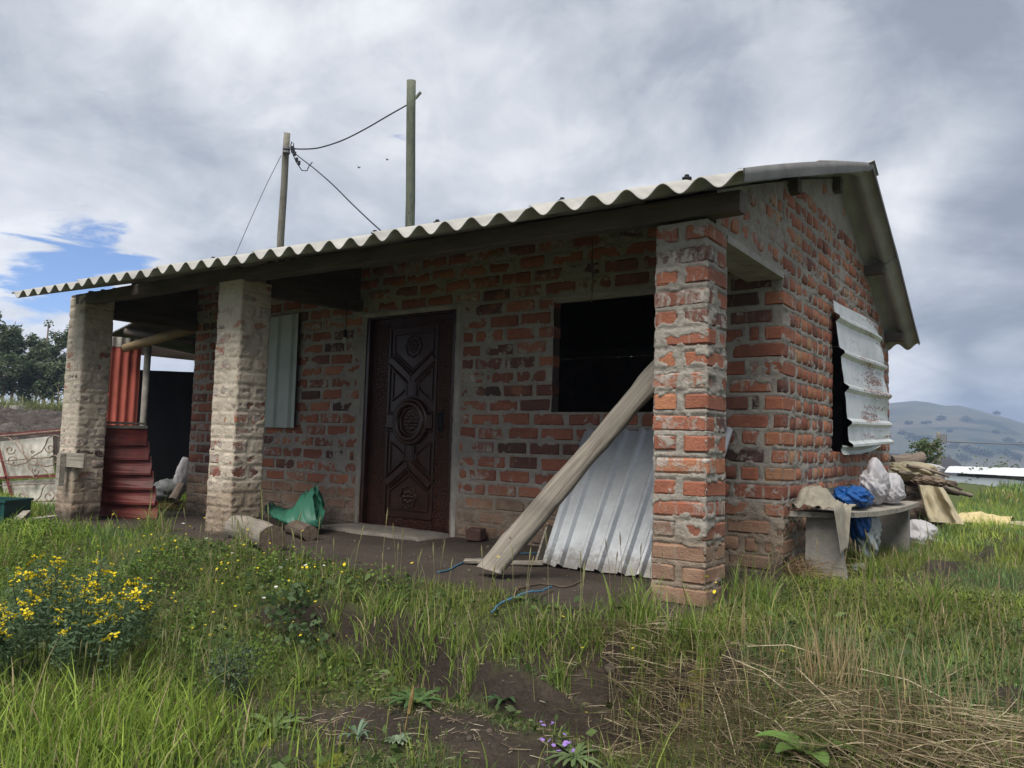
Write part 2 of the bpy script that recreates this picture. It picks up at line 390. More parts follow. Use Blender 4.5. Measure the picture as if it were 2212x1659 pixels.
# ------------------------------------------------------------------ terrain
def edge_y(x): return -.36+.16*(fbm(x, x*0, 1.3, 3, 5)-.5)*2 + np.where(x < -2.2, .14*sst(-x, 2.2, 3.2), 0) - .25*sst(-x, 4.4, 5.4)
def height(x, y):
    x = np.asarray(x, float); y = np.asarray(y, float)
    floor = -.11*sst(-x, 4.5, 7) + 0*y
    out = np.maximum(sst(x, .05, .5), sst(y, 5.6, 6.5))
    t = np.maximum(edge_y(x)-y, 0)
    A = .30+.20*sst(x, -3.6, -1.8)-.22*sst(x, .1, 1.1)
    z = floor - A*sst(t, -.03, .80+.75*sst(x, .2, 1.2)+.5*sst(-x, 2.6, 3.8)) - .12*np.maximum(t-1., 0)
    cut = sst(x, -2.7, -1.9)*sst(x, .35, -.05); tw = t+.10*(fbm(x, y, 2.4, 3, 77)-.5)*np.minimum(1, t*6)
    zc = floor - .10*sst(tw, .0, .30) - .27*sst(tw, .40, .50) - .10*sst(tw, .5, 1.1) - .12*np.maximum(t-1., 0)
    z = z*(1-cut)+zc*cut
    z = np.where(t > 4, floor-A-.12*3, z)
    bumpy = np.clip(t*3+out+sst(-x, 7.2, 7.8), 0, 1)
    z = z + bumpy*((fbm(x, y, 2.6, 4, 2)-.5)*.13 + (fbm(x, y, .5, 2, 9)-.5)*.10) + (1-bumpy)*(fbm(x, y, 6, 3, 4)-.5)*.02
    # washed-out hollow under the lip of the bank, and a bare shelf of soil below
    for (cx, cy, rx, ry, d) in HOLES: z = z - d*np.exp(-(((x-cx)/rx)**2+((y-cy)/ry)**2))
    # west: rises to the ploughed field
    z = z + .75*sst(-x, 8, 17)*sst(y, -25, 2)*1.0 + .037*np.clip(-x-16, 0, 60)
    z = z + sst(-x, 13, 16)*(np.abs(fbm(x, y, 3.2, 4, 6)-.5))*.9*sst(-x+0*y, 60, 40)
    # north: slow fall beyond the lawn
    z = z - .02*np.clip(y-20, 0, 30) - .14*np.clip(y-50, 0, 230)*sst(x, -30, -5)
    return z
HOLES = []
def gat(px, py):
    r = ray(px, py); t0 = .5
    for i in range(4000):
        p = CAM+r*t0
        if p[2] < height(p[0], p[1]): return p
        t0 += .01+t0*.002
    return p
h1 = gat(1310, 1475); h2 = gat(940, 1440)
HOLES += [(h1[0]+.02, h1[1]+.05,   .34, .17, .30), (h1[0]-.55, h1[1]+.06, .35, .12, .08), (h2[0], h2[1], .3, .15, .10)]
def axis(lo, a, b, hi, step, g=1.12):
    c = list(np.arange(a, b+1e-6, step)); s = step; x = b
    while x < hi: s *= g; x += s; c.append(x)
    s = step; x = a; pre = []
    while x > lo: s *= g; x -= s; pre.append(x)
    return np.array(pre[::-1]+c)
gx = axis(-130, -7.5, 3.0, 130, .035, 1.07); gy = axis(-60, -2.7, .3, 280, .035, 1.07)
GX, GY = np.meshgrid(gx, gy, indexing='ij'); GZ = height(GX, GY)
packed = sst(-(GY-edge_y(GX)), .12, -.1)*sst(GX, .35, .05)*sst(-GX, 7.6, 7.2)*(1-sst(GY, 5.6, 6.2))
green = np.clip(fbm(GX, GY, 1.2, 4, 8)*2.2-.55, 0, 1)*(1-packed)
dist = np.hypot(GX-CAM[0], GY-CAM[1]); green = np.maximum(green, sst(dist, 6, 14))*(1-packed)
field = sst(-GX, 12, 14)*sst(-GX, 47, 43); green = green*(1-field)
moss = np.zeros_like(GX)
for px, py, r in ((330, 1500, .07), (560, 1610, .08), (1500, 1500, .08), (470, 1650, .10), (720, 1645, .12)):
    p = gat(px, py); moss = np.maximum(moss, np.exp(-((GX-p[0])**2+(GY-p[1])**2)/r**2))
def bare_at(x, y):
    b = sst(np.hypot(height(x+.02, y)-height(x-.02, y), height(x, y+.02)-height(x, y-.02))/.04, .75, 1.3)*(np.asarray(x) > -4)*(np.asarray(y) < 1)
    for (cx, cy, rx, ry, s) in BARE: b = np.maximum(b, s*np.exp(-(((x-cx)/rx)**2+((y-cy)/ry)**2)**1.3))
    return b
BARE = []
for px, py, rx, ry, s in ((760, 1565, .50, .24, 1), (520, 1530, .22, .16, .8), (1000, 1580, .36, .17, 1), (1290, 1470, .42, .20, 1), (950, 1440, .40, .16, .9), (1080, 1640, .4, .2, .9), (620, 1640, .4, .15, .7),
                          (1750, 1480, .01, .01, 0), (2000, 1400, .01, .01, 0), (2030, 1235, .16, .55, .95), (2130, 1205, .12, .9, .8), (2200, 1170, .12, .9, .5), (1240, 1660, .3, .15, .7), (2160, 1500, .1, .07, .8)):
    p = gat(px, py); BARE.append((p[0], p[1], rx, ry, s))
green = green*(1-np.clip(bare_at(GX, GY)*1.3, 0, 1))
cols = np.stack([packed, green, moss], -1).reshape(-1, 3)
a, b = GX.shape; I = np.arange(a*b).reshape(a, b)
F = np.stack([I[:-1, :-1], I[1:, :-1], I[1:, 1:], I[:-1, 1:]], -1).reshape(-1, 4)
add('ground', mesh_np('ground', np.stack([GX, GY, GZ], -1).reshape(-1, 3), F, True, cols), M_SOIL, kind='structure')

fx = np.arange(-47, -13.5, .16); fy = np.arange(-2, 32, .16); FX, FY = np.meshgrid(fx, fy, indexing='ij')
ed_ = np.minimum(np.minimum(FX-fx[0], fx[-1]-FX), np.minimum(FY-fy[0], fy[-1]-FY))
FZ = height(FX, FY)+.03+.02*sst(ed_, 0, 1)+sst(ed_, 0, .6)*(.20*np.abs(fbm(FX, FY, 1.6, 4, 12)-.5)*2+.07*np.sin(FX*.5*4.2+fbm(FX, FY, .5, 2, 3)*5))-.12*sst(ed_, .3, 0)
a, b = FX.shape; I = np.arange(a*b).reshape(a, b); F = np.stack([I[:-1, :-1], I[1:, :-1], I[1:, 1:], I[:-1, 1:]], -1).reshape(-1, 4)
def f_field(m, t, N, L, b):
    n = tnoise(t, 1.7, 7, .75); n2 = tnoise(t, 6, 5, .7)
    L.new(ramp(t, tm(t, 'ADD', tm(t, 'MULTIPLY', n, .6), tm(t, 'MULTIPLY', n2, .4)), [(.38, (.035, .028, .025)), (.53, (.085, .07, .062)), (.66, (.19, .165, .14))]), b.inputs['Base Color']); bump(t, b, n2, 1, .15); b.inputs['Roughness'].default_value = 1
add('ploughed_field', mesh_np('ploughed_field', np.stack([FX, FY, FZ], -1).reshape(-1, 3), F, False), mat('ploughed_soil', f_field), kind='structure')

# ------------------------------------------------------------------ far hills: one ring of real terrain a kilometre off
def f_hill(m, t, N, L, b):
    n = tnoise(t, .02, 6, .6, .5, None, (1, 1, 3)); n2 = tnoise(t, .09, 5, .6); v = N.new('ShaderNodeTexVoronoi'); v.inputs['Scale'].default_value = .012
    g = N.new('ShaderNodeNewGeometry'); mm = N.new('ShaderNodeVectorMath'); mm.operation = 'MULTIPLY'; L.new(g.outputs['Position'], mm.inputs[0]); mm.inputs[1].default_value = (1, .5, 4.0)
    L.new(mm.outputs[0], v.inputs['Vector'])
    c = ramp(t, tm(t, 'ADD', tm(t, 'MULTIPLY', n, .6), tm(t, 'MULTIPLY', n2, .4)), [(.35, (.04, .048, .03)), (.5, (.085, .085, .055)), (.66, (.15, .135, .09))])
    s = N.new('ShaderNodeSeparateColor'); L.new(v.outputs['Color'], s.inputs[0])
    c = mixc(t, .45, c, ramp(t, s.outputs[0], [(0, (.03, .04, .02)), (.4, (.07, .075, .04)), (.7, (.13, .105, .075)), (1, (.10, .085, .06))]))
    wd = ts(t, tnoise(t, .012, 5, .6, .3, None, (1, 1, 5)), .57, .61); c = mixc(t, wd, c, (.02, .032, .02))
    L.new(c, b.inputs['Base Color']); b.inputs['Roughness'].default_value = 1
M_HILL = mat('hillside', f_hill)
naz, nr = 420, 90
AZ = np.linspace(0, 2*pi, naz); RR = np.linspace(0, 1, nr)
sil = [(1925, 872), (1960, 868), (1990, 867), (2020, 871), (2045, 877), (2065, 874), (2090, 879), (2120, 888), (2160, 896), (2212, 914)]
sa = []; se = []
for px, py in sil:
    r = ray(px, py); sa.append(atan2(r[1], r[0])); se.append(r[2]/np.hypot(r[0], r[1]))
sa = np.array(sa)[::-1]; se = np.array(se)[::-1]
A2, R2 = np.meshgrid(AZ, RR, indexing='ij')
am = (A2+pi) % (2*pi)-pi
el = np.interp(am, sa, se, left=se[0], right=se[-1])
west = np.clip((am-sa[-1])/.5, 0, 1); el = el*(1-west)+.022*west
el = el*(1+.05*(fbm(am*14, am*0, 1, 4, 3)-.5)) + .0016*(fbm(am*90, am*0, 1, 3, 3)-.5)
rad = 260+R2*900
prof = sst(R2, .15, 1)**.9
zh = -36 + (el*(rad)+36+.8)*prof + (fbm(A2*24, R2*5, 1, 5, 4)-.5)*22*prof*(1-R2)
zh = np.where(R2 > .985, zh-0, zh)
X = CAM[0]+np.cos(A2)*rad; Y = CAM[1]+np.sin(A2)*rad
I = np.arange(naz*nr).reshape(naz, nr); F = np.stack([I[:-1, :-1], I[:-1, 1:], I[1:, 1:], I[1:, :-1]], -1).reshape(-1, 4)
add('hills', mesh_np('hills', np.stack([X, Y, zh], -1).reshape(-1, 3), F, True), M_HILL, kind='structure')
HILLH = (A2, R2, X, Y, zh)

# ------------------------------------------------------------------ masonry
BR = []          # every brick: dict(p, L, D, H, ang, tint, smear, parent)
def brick(p, Lx, Dy, H, ang, smear, parent, pale=0):
    BR.append(dict(p=p, L=Lx, D=Dy, H=H, ang=ang+random.gauss(0, .008), roll=random.gauss(0, .008), t=min(1, max(0, random.triangular(.02, 1.0, .55)+pale)), s=smear+random.uniform(-.22, .22), par=parent))
class Face:
    """a run of wall face in plan; outward side lies to the right of the walking direction"""
    def __init__(s, pts, closed=False):
        s.P = [np.array(p, float) for p in pts]; s.closed = closed
        if closed: s.P.append(s.P[0])
        s.seg = [(s.P[i], s.P[i+1]) for i in range(len(s.P)-1)]
        s.len = [np.linalg.norm(b-a) for a, b in s.seg]; s.cum = np.concatenate([[0], np.cumsum(s.len)])
        s.dir = [(b-a)/l for (a, b), l in zip(s.seg, s.len)]; s.nor = [np.array([d[1], -d[0]]) for d in s.dir]
    def skin(s, name, ztop, z0, res, rects, holes, smear, mtl, parent, seed, smear_fn=None):
        """the mortar: a real relief, deep in the joints and smeared up over brick faces"""
        ss = []; 
        for k in range(len(s.seg)):
            n = max(2, int(round(s.len[k]/res))); ss += [(k, j/n) for j in range(n)]
        ss.append((len(s.seg)-1, 1.))
        S = np.array([s.cum[k]+f*s.len[k] for k, f in ss]); zmax = max(ztop(*s.P[0]), max(ztop(*(s.seg[k][0]*(1-f)+s.seg[k][1]*f)) for k, f in ss))
        Z = np.arange(z0, zmax+res, res); SS, ZZ = np.meshgrid(S, Z, indexing='ij')
        ins = np.full(SS.shape, -1.)       # distance inside the nearest brick face
        for (s0, s1, b0, b1) in rects:
            i0, i1 = np.searchsorted(S, s0), np.searchsorted(S, s1, 'right'); j0, j1 = np.searchsorted(Z, b0), np.searchsorted(Z, b1, 'right')
            if i1 <= i0 or j1 <= j0: continue
            a_ = np.minimum(SS[i0:i1, j0:j1]-s0, s1-SS[i0:i1, j0:j1]); b_ = np.minimum(ZZ[i0:i1, j0:j1]-b0, b1-ZZ[i0:i1, j0:j1])
            ins[i0:i1, j0:j1] = np.maximum(ins[i0:i1, j0:j1], np.minimum(a_, b_))
        n1 = fbm(SS, ZZ, 5, 4, seed); n2 = fbm(SS, ZZ, 19, 4, seed+5); n3 = fbm(SS, ZZ, 45, 3, seed+9)
        sm = smear if smear_fn is None else smear_fn(SS, ZZ)
        cover = n1*.55+n2*.45 + (sm-.5)*.55 - np.clip(ins, 0, .05)*3.2
        hin = -.014 + .0185*sst(cover, .50, .57)
        hout = -.0035 + (n2-.5)*.014
        Hh = np.where(ins > 0, hin, hout) + (n3-.5)*.007
        V = np.zeros(SS.shape+(3,)); top = np.zeros(len(S))
        for i, (k, f) in enumerate(ss):
            p = s.seg[k][0]*(1-f)+s.seg[k][1]*f; n = s.nor[k].copy()
            if f == 0:
                kp = k-1 if k > 0 else (len(s.seg)-1 if s.closed else None)
                if kp is not None: n = n+s.nor[kp]; 
            if f == 1. and s.closed: n = n+s.nor[0]
            top[i] = ztop(*p)
            V[i, :, 0] = p[0]+n[0]*Hh[i]; V[i, :, 1] = p[1]+n[1]*Hh[i]; V[i, :, 2] = np.minimum(Z, top[i])
        if s.closed: V[-1] = V[0]
        a, b = SS.shape; I = np.arange(a*b).reshape(a, b)
        ok = np.ones((a-1, b-1), bool); cs = (SS[:-1, :-1]+SS[1:, :-1])/2; cz = (ZZ[:-1, :-1]+ZZ[:-1, 1:])/2
        ok &= Z[None, :-1] < np.maximum(top[:-1], top[1:])[:, None]
        for (s0, s1, b0, b1) in holes: ok &= ~((cs > s0) & (cs < s1) & (cz > b0) & (cz < b1))
        F = np.stack([I[:-1, :-1], I[1:, :-1], I[1:, 1:], I[:-1, 1:]], -1)[ok]
        return add(name, mesh_np(name, V.reshape(-1, 3), F, True), mtl, parent)
PITCHZ = .1203
WP = .2021; XR = .27; AMP = .034
def roof_z(x, y):
    """centre line of the corrugation"""
    ye = -.3+.0446*x; ze = 2.15-.0007*x
    if y <= 2.9:
        t = (y-ye)/(2.9-ye); return ze+(3.2-ze)*(t+.10*t*(1-t)) + .012*sin(x*.9)*(1-t)
    return 3.2-(y-2.9)*.485 + .035*sin(pi*min(1, (y-2.9)/2.6))

house = thing('brick_house', 'single storey brick house with open porch, carved dark door and wavy grey roof', 'house')
walls = add('wall', None, None, house)   # replaced below by the mortar body
bpy.data.objects.remove(walls)

def lay(face, k, rects, s_off, a0, a1, zb, H, lens, holes, smear, par, depth=.13, first=None, gapr=(.028, .05), ztop=None, ends=True):
    """one course along segment k from a0 to a1 (distance along the segment)"""
    s = a0; i = 0
    while s < a1-.03:
        Lb = lens(i)*random.uniform(.96, 1.03); i += 1
        e = min(s+Lb, a1)
        if a1-e < .055: e = a1
        segs = [(s, e)]
        for (h0, h1, z0, z1) in holes:
            if zb+H*.5 > z0 and zb+H*.5 < z1:
                ns = []
                for (p, q) in segs:
                    if q <= h0-s_off or p >= h1-s_off: ns.append((p, q)); continue
                    if p < h0-s_off: ns.append((p, h0-s_off))
                    if q > h1-s_off: ns.append((h1-s_off, q))
                segs = ns
        for p, q in segs:
            if q-p < .035: continue
            pt = face.seg[k][0]+face.dir[k]*((p+q)/2)
            if ztop is not None and min(ztop(*(face.seg[k][0]+face.dir[k]*p)), ztop(*(face.seg[k][0]+face.dir[k]*q))) < zb+H+.005: continue
            c = pt-face.nor[k]*(depth/2-random.gauss(.001, .0022))
            ang = atan2(face.dir[k][1], face.dir[k][0])
            j = random.gauss(0, .003)
            brick((c[0], c[1], zb+H/2+j), q-p, depth, H*random.uniform(.95, 1.04), ang, smear, par, .10 if face.dir[k][1] > .5 else -.10)
            rects.append((s_off+p, s_off+q, zb+j, zb+H+j))
        s = e+random.uniform(*gapr)

# main L of wall: recessed front, then the long right-hand side
D1, D2, XW = 1.37, 5.25, -6.95
WT = lambda x, y: roof_z(min(x, 0), y)-.045
fm = Face([(XW, D1+.26), (XW, D1), (0, D1), (0, D2), (-.26, D2)])
s1, s2, s3 = fm.cum[1], fm.cum[2], fm.cum[3]
door_h = (s1+(-4.03-XW), s1+(-2.885-XW), -.2, 2.03)
win_h = (s1+(-1.85-XW), s1+(-.62-XW), 1.085, 1.99)
lwin_h = (s1+(-5.56-XW), s1+(-5.03-XW), .96, 2.08)
sy0, sy1 = at(1799, 820, x=0)[1], 4.15
side_h = (s2+(sy0-D1), s2+(sy1-D1), .83, 1.98)
rects = []; HB = .093
holes = [door_h, win_h, lwin_h, side_h]
EXTRA = [(door_h[0]-.07, door_h[1]+.085, -.2, 2.07)]      # cement band round the door
M_main = []
for r in range(-1, 27):
    zb = .018+PITCHZ*r; odd = r % 2
    if zb > 3.1: break
    hs = holes+EXTRA
    # left end quoin
    if zb+HB < 2.7:
        lay(fm, 0, rects, 0, .0, fm.len[0]-(.0 if odd else .14), zb, HB, lambda i: .26 if odd else .12, [], .55, 'main', .125)
        x0 = .14 if odd else 0
        lay(fm, 1, rects, s1, x0 if x0 else 0.002, fm.len[1]-(.172 if odd else 0), zb, HB, (lambda i: .29), hs, .48, 'main', .125)
    if odd: pass
    # side wall: headers across the wall, every other course starts with a stretcher end
    yo = 0.0 if odd else .165
    if odd:  # quoin: header on the front, stretcher end wraps the corner
        if zb+HB > WT(0, D1): continue
        q = brick((-.0655, D1+.1445, zb+HB/2), .131, .289, HB, 0, .4, 'main'); rects.append((s2-.131, s2, zb, zb+HB)); rects.append((s2, s2+.289, zb, zb+HB)); yo = .325
        lay(fm, 2, rects, s2, yo, fm.len[2], zb, HB, lambda i: .132, hs, .40, 'main', .25, gapr=(.014, .03), ztop=WT)
    else:
        lay(fm, 2, rects, s2, .165, fm.len[2], zb, HB, lambda i: .132, hs, .40, 'main', .25, gapr=(.014, .03), ztop=WT)
        rects.append((s2, s2+.13, zb, zb+HB))
    if zb < 1.9: lay(fm, 3, rects, s3, .14, fm.len[3], zb, HB, lambda i: .12, [], .5, 'main', .12)
def sm_main(S, Z):
    base = .465+.10*sst(Z, 1.6, 2.4)
    base = base+.22*np.exp(-((S-(door_h[0]-.15))/.22)**2)+.16*np.exp(-((S-(door_h[1]+.12))/.16)**2)
    base = base-.07*(S > s2)+.12*np.where(S > s2, sst(Z, 2.0, 3.0), 0)+.10*np.where(S > s2, np.exp(-((Z-.42)/.14)**2), 0)
    return base
wall = fm.skin('wall', WT, -.25, .0125, rects, holes, 0, M_MORT, house, 11, sm_main)
PAR = {'main': wall}
# body behind the faces
core = MB(); T = .018
def cb(x0, x1, y0, y1, z0, z1): core.box((x0, y0, z0), (x1, y1, z1))
yA, yB = D1+T, D1+.13
cb(XW+T, -5.56-.01, yA, yB, -.3, 2.64); cb(-5.03+.01, -4.045, yA, yB, -.3, 2.64); cb(-5.57, -5.02, yA, yB, -.3, .945); cb(-5.57, -5.02, yA, yB, 2.095, 2.64)
cb(-4.045, -2.87, yA, yB, 2.06, 2.64); cb(-2.87, -1.865, yA, yB, -.3, 2.64); cb(-1.865, -.605, yA, yB, -.3, 1.07); cb(-1.865, -.605, yA, yB, 2.0, 2.64); cb(-.605, -T, yA, yB, -.3, 2.64)
# side wall body under the sloping roof, in upright strips
ys = list(np.arange(D1+.13, D2-.02, .12))+[D2-.02]
for i in range(len(ys)-1):
    y0, y1 = ys[i], ys[i+1]; zt = min(WT(0, y0), WT(0, y1))-.005
    if y1 > sy0+.01 and y0 < sy1-.01:
        a_, b_ = max(y0, sy0+.01), min(y1, sy1-.01)
        if y0 < sy0+.01: cb(-.24, -T, y0, sy0-.005, -.3, zt)
        if y1 > sy1-.01: cb(-.24, -T, sy1+.005, y1, -.3, zt)
        cb(-.24, -T, max(y0, sy0-.004), min(y1, sy1+.004), -.3, .82); cb(-.24, -T, max(y0, sy0-.004), min(y1, sy1+.004), 1.99, zt)
    else: cb(-.24, -T, y0, y1, -.3, zt)
cb(XW+.02, -.25, D2-.14, D2-.02, -.3, 2.0)
cb(XW+.02, XW+.14, D1+.14, D2-.15, -.3, 2.5)
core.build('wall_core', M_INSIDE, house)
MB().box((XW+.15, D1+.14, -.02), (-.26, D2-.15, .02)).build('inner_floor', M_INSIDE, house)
# cement round the door, lintels
def cement(x0, x1, z0, z1, y, name, seed, th=.05, par=None, res=.02, amp=.012):
    nx = max(2, int((x1-x0)/res)); nz = max(2, int((z1-z0)/res)); X, Z = np.meshgrid(np.linspace(x0, x1, nx), np.linspace(z0, z1, nz), indexing='ij')
    ed = np.minimum(np.minimum(X-x0, x1-X), np.minimum(Z-z0, z1-Z)); Yy = y-.006*sst(ed, 0, .02)+(fbm(X, Z, 14, 4, seed)-.5)*amp+np.where(ed < 1e-6, th, 0)
    P = np.stack([X, Yy, Z], -1); mb = MB(); mb.grid(P[:, ::-1] if False else P); return mb.build(name, M_CONCL, par or house, True)
cement(-4.10, -4.025, -.05, 2.07, D1-.004, 'door_surround', 1); cement(-2.89, -2.80, -.05, 2.07, D1-.006, 'door_surround', 2); cement(-4.10, -2.80, 2.005, 2.09, D1-.012, 'door_lintel', 3)
cement(-1.98, -.5, 1.985, 2.06, D1-.006, 'window_lintel', 4)
def clos(name, pts, mtl): return None
# gable masonry above the side opening
fg = Face([(0, .122), (0, D1)]); rg = []
GT = lambda x, y: roof_z(0, y)-.05
for r in range(17, 24):
    zb = .018+PITCHZ*r
    lay(fg, 0, rg, 0, .0 if r % 2 else .07, D1-.13, zb+.02, HB, lambda i: .132 if i else .2, [], .6, 'gab', .2, gapr=(.02, .04), ztop=GT)
gab = fg.skin('gable_wall', GT, 2.035, .0125, rg, [], .62, M_MORT, house, 31); PAR['gab'] = gab
mb = MB()
for y0 in np.arange(.13, D1-.01, .124): mb.box((-.2, y0, 2.03), (-.018, min(D1, y0+.124), GT(0, y0)-.01))
mb.build('gable_core', M_MORT, house)
MB().box((-.25, .292, 1.995), (.002, D1-.002, 2.038)).build('side_lintel', M_CONCL, house)

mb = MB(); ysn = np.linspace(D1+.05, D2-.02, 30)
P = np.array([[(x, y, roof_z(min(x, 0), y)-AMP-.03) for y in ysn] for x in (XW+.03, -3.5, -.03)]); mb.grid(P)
mb.build('added_light_seal', M_INSIDE, house)  # sheet added under the roof to stop sun leaking into the room

# three porch pillars
def pillar(x0, x1, yd, z0, ztop, smear, mtl, seed, res, key, zbase, lbl):
    f = Face([(x0, 0), (x1, 0), (x1, yd), (x0, yd)], True); rc = []; wx = x1-x0
    c = [0, f.cum[1], f.cum[2], f.cum[3]]
    k = 0; zb = zbase
    while zb < z0: zb += .1146; k += 1
    while zb+.088 < ztop+.012:
        H = .088; j = random.gauss(0, .003)
        if k % 2 == 0:
            for y in (.065, yd-.065): brick(((x0+x1)/2+random.gauss(0, .004), y-(.001 if y < .1 else -.001), zb+H/2+j), wx+random.uniform(-.008, .006), .13, H*random.uniform(.93, 1.05), 0, smear, key)
            rc += [(0, c[1], zb, zb+H), (c[1], c[1]+.13, zb, zb+H), (c[1]+yd-.13, c[2], zb, zb+H), (c[2], c[3], zb, zb+H), (c[3], c[3]+.13, zb, zb+H), (c[3]+yd-.13, f.cum[4], zb, zb+H)]
        else:
            for x in (x0+.066, x1-.066): brick((x, yd/2, zb+H/2+j), .132, yd+.002, H*random.uniform(.93, 1.05), random.gauss(0, .01), smear, key)
            rc += [(0, .132, zb, zb+H), (wx-.132, wx, zb, zb+H), (c[1], c[2], zb, zb+H), (c[2], c[2]+.132, zb, zb+H), (c[3]-.132, c[3], zb, zb+H), (c[3], f.cum[4], zb, zb+H)]
        zb += .1146; k += 1
    o = f.skin('pillar', lambda x, y: ztop, z0, res, rc, [], smear, mtl, house, seed)
    o['label'] = lbl; PAR[key] = o
    MB().box((x0+.02, .02, z0), (x1-.02, yd-.02, ztop-.002)).build('pillar_core', M_MORT, house)
    return o
pillar(-.307, 0, .29, -.3, 2.06, .52, M_MORT, 41, .008, 'p1', .0, 'brick porch pillar at the near right corner')
pillar(-4.44, -4.10, .30, -.2, 2.15, .84, M_MORTL, 47, .012, 'p2', .01, 'pale cement-smeared middle porch pillar')
pillar(-7.15, -6.81, .31, -.3, 2.27, .86, M_MORTL, 53, .016, 'p3', -.02, 'pale cement-smeared left porch pillar')

# turn the list of bricks into objects: the 300 that show largest one by one, the rest as one part
def brick_mesh(Lx, D, H, seed):
    r = random.Random(seed); bv = .010; v = []; mx_ = {}
    for ix in (-1, 1):
        for iy in (-1, 1):
            for iz in (-1, 1):
                for ax in range(3):
                    q = [ix*(Lx/2-bv), iy*(D/2-bv), iz*(H/2-bv)]; q[ax] = (ix, iy, iz)[ax]*(Lx, D, H)[ax]/2
                    chip = r.choice((0, 0, 0, 1))*.006
                    q = [q[a]+r.uniform(-.0022, .0022)-(ix, iy, iz)[a]*(chip if a != ax else chip*.3) for a in range(3)]
                    mx_[(ix, iy, iz, ax)] = len(v); v.append(q)
    f = []
    for ax in range(3):
        o = [a for a in range(3) if a != ax]
        for s_ in (-1, 1):
            q = []
            for a_, b_ in ((-1, -1), (1, -1), (1, 1), (-1, 1)):
                k = [0, 0, 0]; k[ax] = s_; k[o[0]] = a_; k[o[1]] = b_; q.append(mx_[(*k, ax)])
            if (s_ > 0) != (ax != 1): q = q[::-1]
            f.append(q)
        for a_ in (-1, 1):
            for b_ in (-1, 1):   # edge strips parallel to ax
                k0 = [0, 0, 0]; k0[ax] = -1; k0[o[0]] = a_; k0[o[1]] = b_; k1 = list(k0); k1[ax] = 1
                f.append([mx_[(*k0, o[0])], mx_[(*k1, o[0])], mx_[(*k1, o[1])], mx_[(*k0, o[1])]])
    for ix in (-1, 1):
        for iy in (-1, 1):
            for iz in (-1, 1): f.append([mx_[(ix, iy, iz, 0)], mx_[(ix, iy, iz, 1)], mx_[(ix, iy, iz, 2)]])
    return np.array(v), f
VAR = {}
for cls, (Lx, D) in {'A': (.29, .125), 'B': (.132, .25), 'C': (.13, .13), 'D': (.31, .13), 'E': (.132, .29), 'S': (.07, .13)}.items():
    for i in range(6):
        v, f = brick_mesh(Lx, D, .09, hash_seed := (ord(cls)*31+i))
        me = bpy.data.meshes.new('brick'); me.from_pydata(v.tolist(), [], f); me.update(); bm = bmesh.new(); bm.from_mesh(me)
        bmesh.ops.recalc_face_normals(bm, faces=bm.faces); bm.to_mesh(me); bm.free(); me.materials.append(M_BRICK)
        VAR[(cls, i)] = (me, (Lx, D, .09), v, [list(p.vertices) for p in me.polygons])
def score(b):
    p = np.array(b['p']); d = p-CAM; dd = np.linalg.norm(d); dp = d@_F
    if dp < .2: return 0
    px = PW/2+FPX*(d@_r)/dp; py = PH/2-FPX*(d@_u)/dp
    if px < -20 or px > PW+20 or py < 0 or py > PH: return 0
    if p[0] < -4.5 and p[1] > 1 and px > 465 and px < 565: return 0
    if px > 1414 and px < 1560 and p[1] > .5: return 0
    if p[2] < -.05: return 0
    side = b['L'] if (b['par'] not in ('main', 'gab') or abs(b['ang']) < .3) else b['L']
    n = np.array([-sin(b['ang']), cos(b['ang'])]); n = n if b['par'] in ('main', 'gab') or True else n
    fac = abs(n@d[:2])/dd; fac2 = abs(np.array([cos(b['ang']), sin(b['ang'])])@d[:2])/dd
    if b['par'] in ('p2', 'p3'): return (b['L']*fac+b['D']*fac2)*b['H']/dd**2*.55
    if b['par'] == 'p1': return (b['L']*fac+b['D']*fac2)*b['H']/dd**2
    if p[2] > 2.05 and abs(b['ang']) < .3: return .3*b['L']*fac*b['H']/dd**2
    return b['L']*fac*b['H']/dd**2
BR.sort(key=score, reverse=True)
rest_v = []; rest_f4 = []; rest_f3 = []; rest_c = []; nv = 0
for i, b in enumerate(BR):
    cls = min('ABCDES', key=lambda c: abs(VAR[(c, 0)][1][0]-b['L'])*2+abs(VAR[(c, 0)][1][1]-b['D']))
    me, dm, v, f = VAR[(cls, random.randrange(6))]
    sc = (b['L']/dm[0], b['D']/dm[1], b['H']/dm[2])
    if i < 300:
        o = bpy.data.objects.new('brick', me); COL.objects.link(o); o.parent = PAR[b['par']]
        o.location = b['p']; o.rotation_euler = (0, b['roll'], b['ang']); o.scale = sc; o.color = (b['t'], b['s'], 0, 1)
    else:
        R = np.array(Matrix.Rotation(b['ang'], 3, 'Z') @ Matrix.Rotation(b['roll'], 3, 'Y'))
        q = (v*np.array(sc))@R.T+np.array(b['p']); rest_v.append(q)
        for g in f: (rest_f4 if len(g) == 4 else rest_f3).append([k+nv for k in g])
        nv += len(q); rest_c.append(np.tile([b['t'], b['s'], 0], (len(q), 1)))
add('brickwork', mesh_np('brickwork', np.concatenate(rest_v), [np.array(rest_f4), np.array(rest_f3)], False, np.concatenate(rest_c)), M_BRICKA, house, kind='stuff')

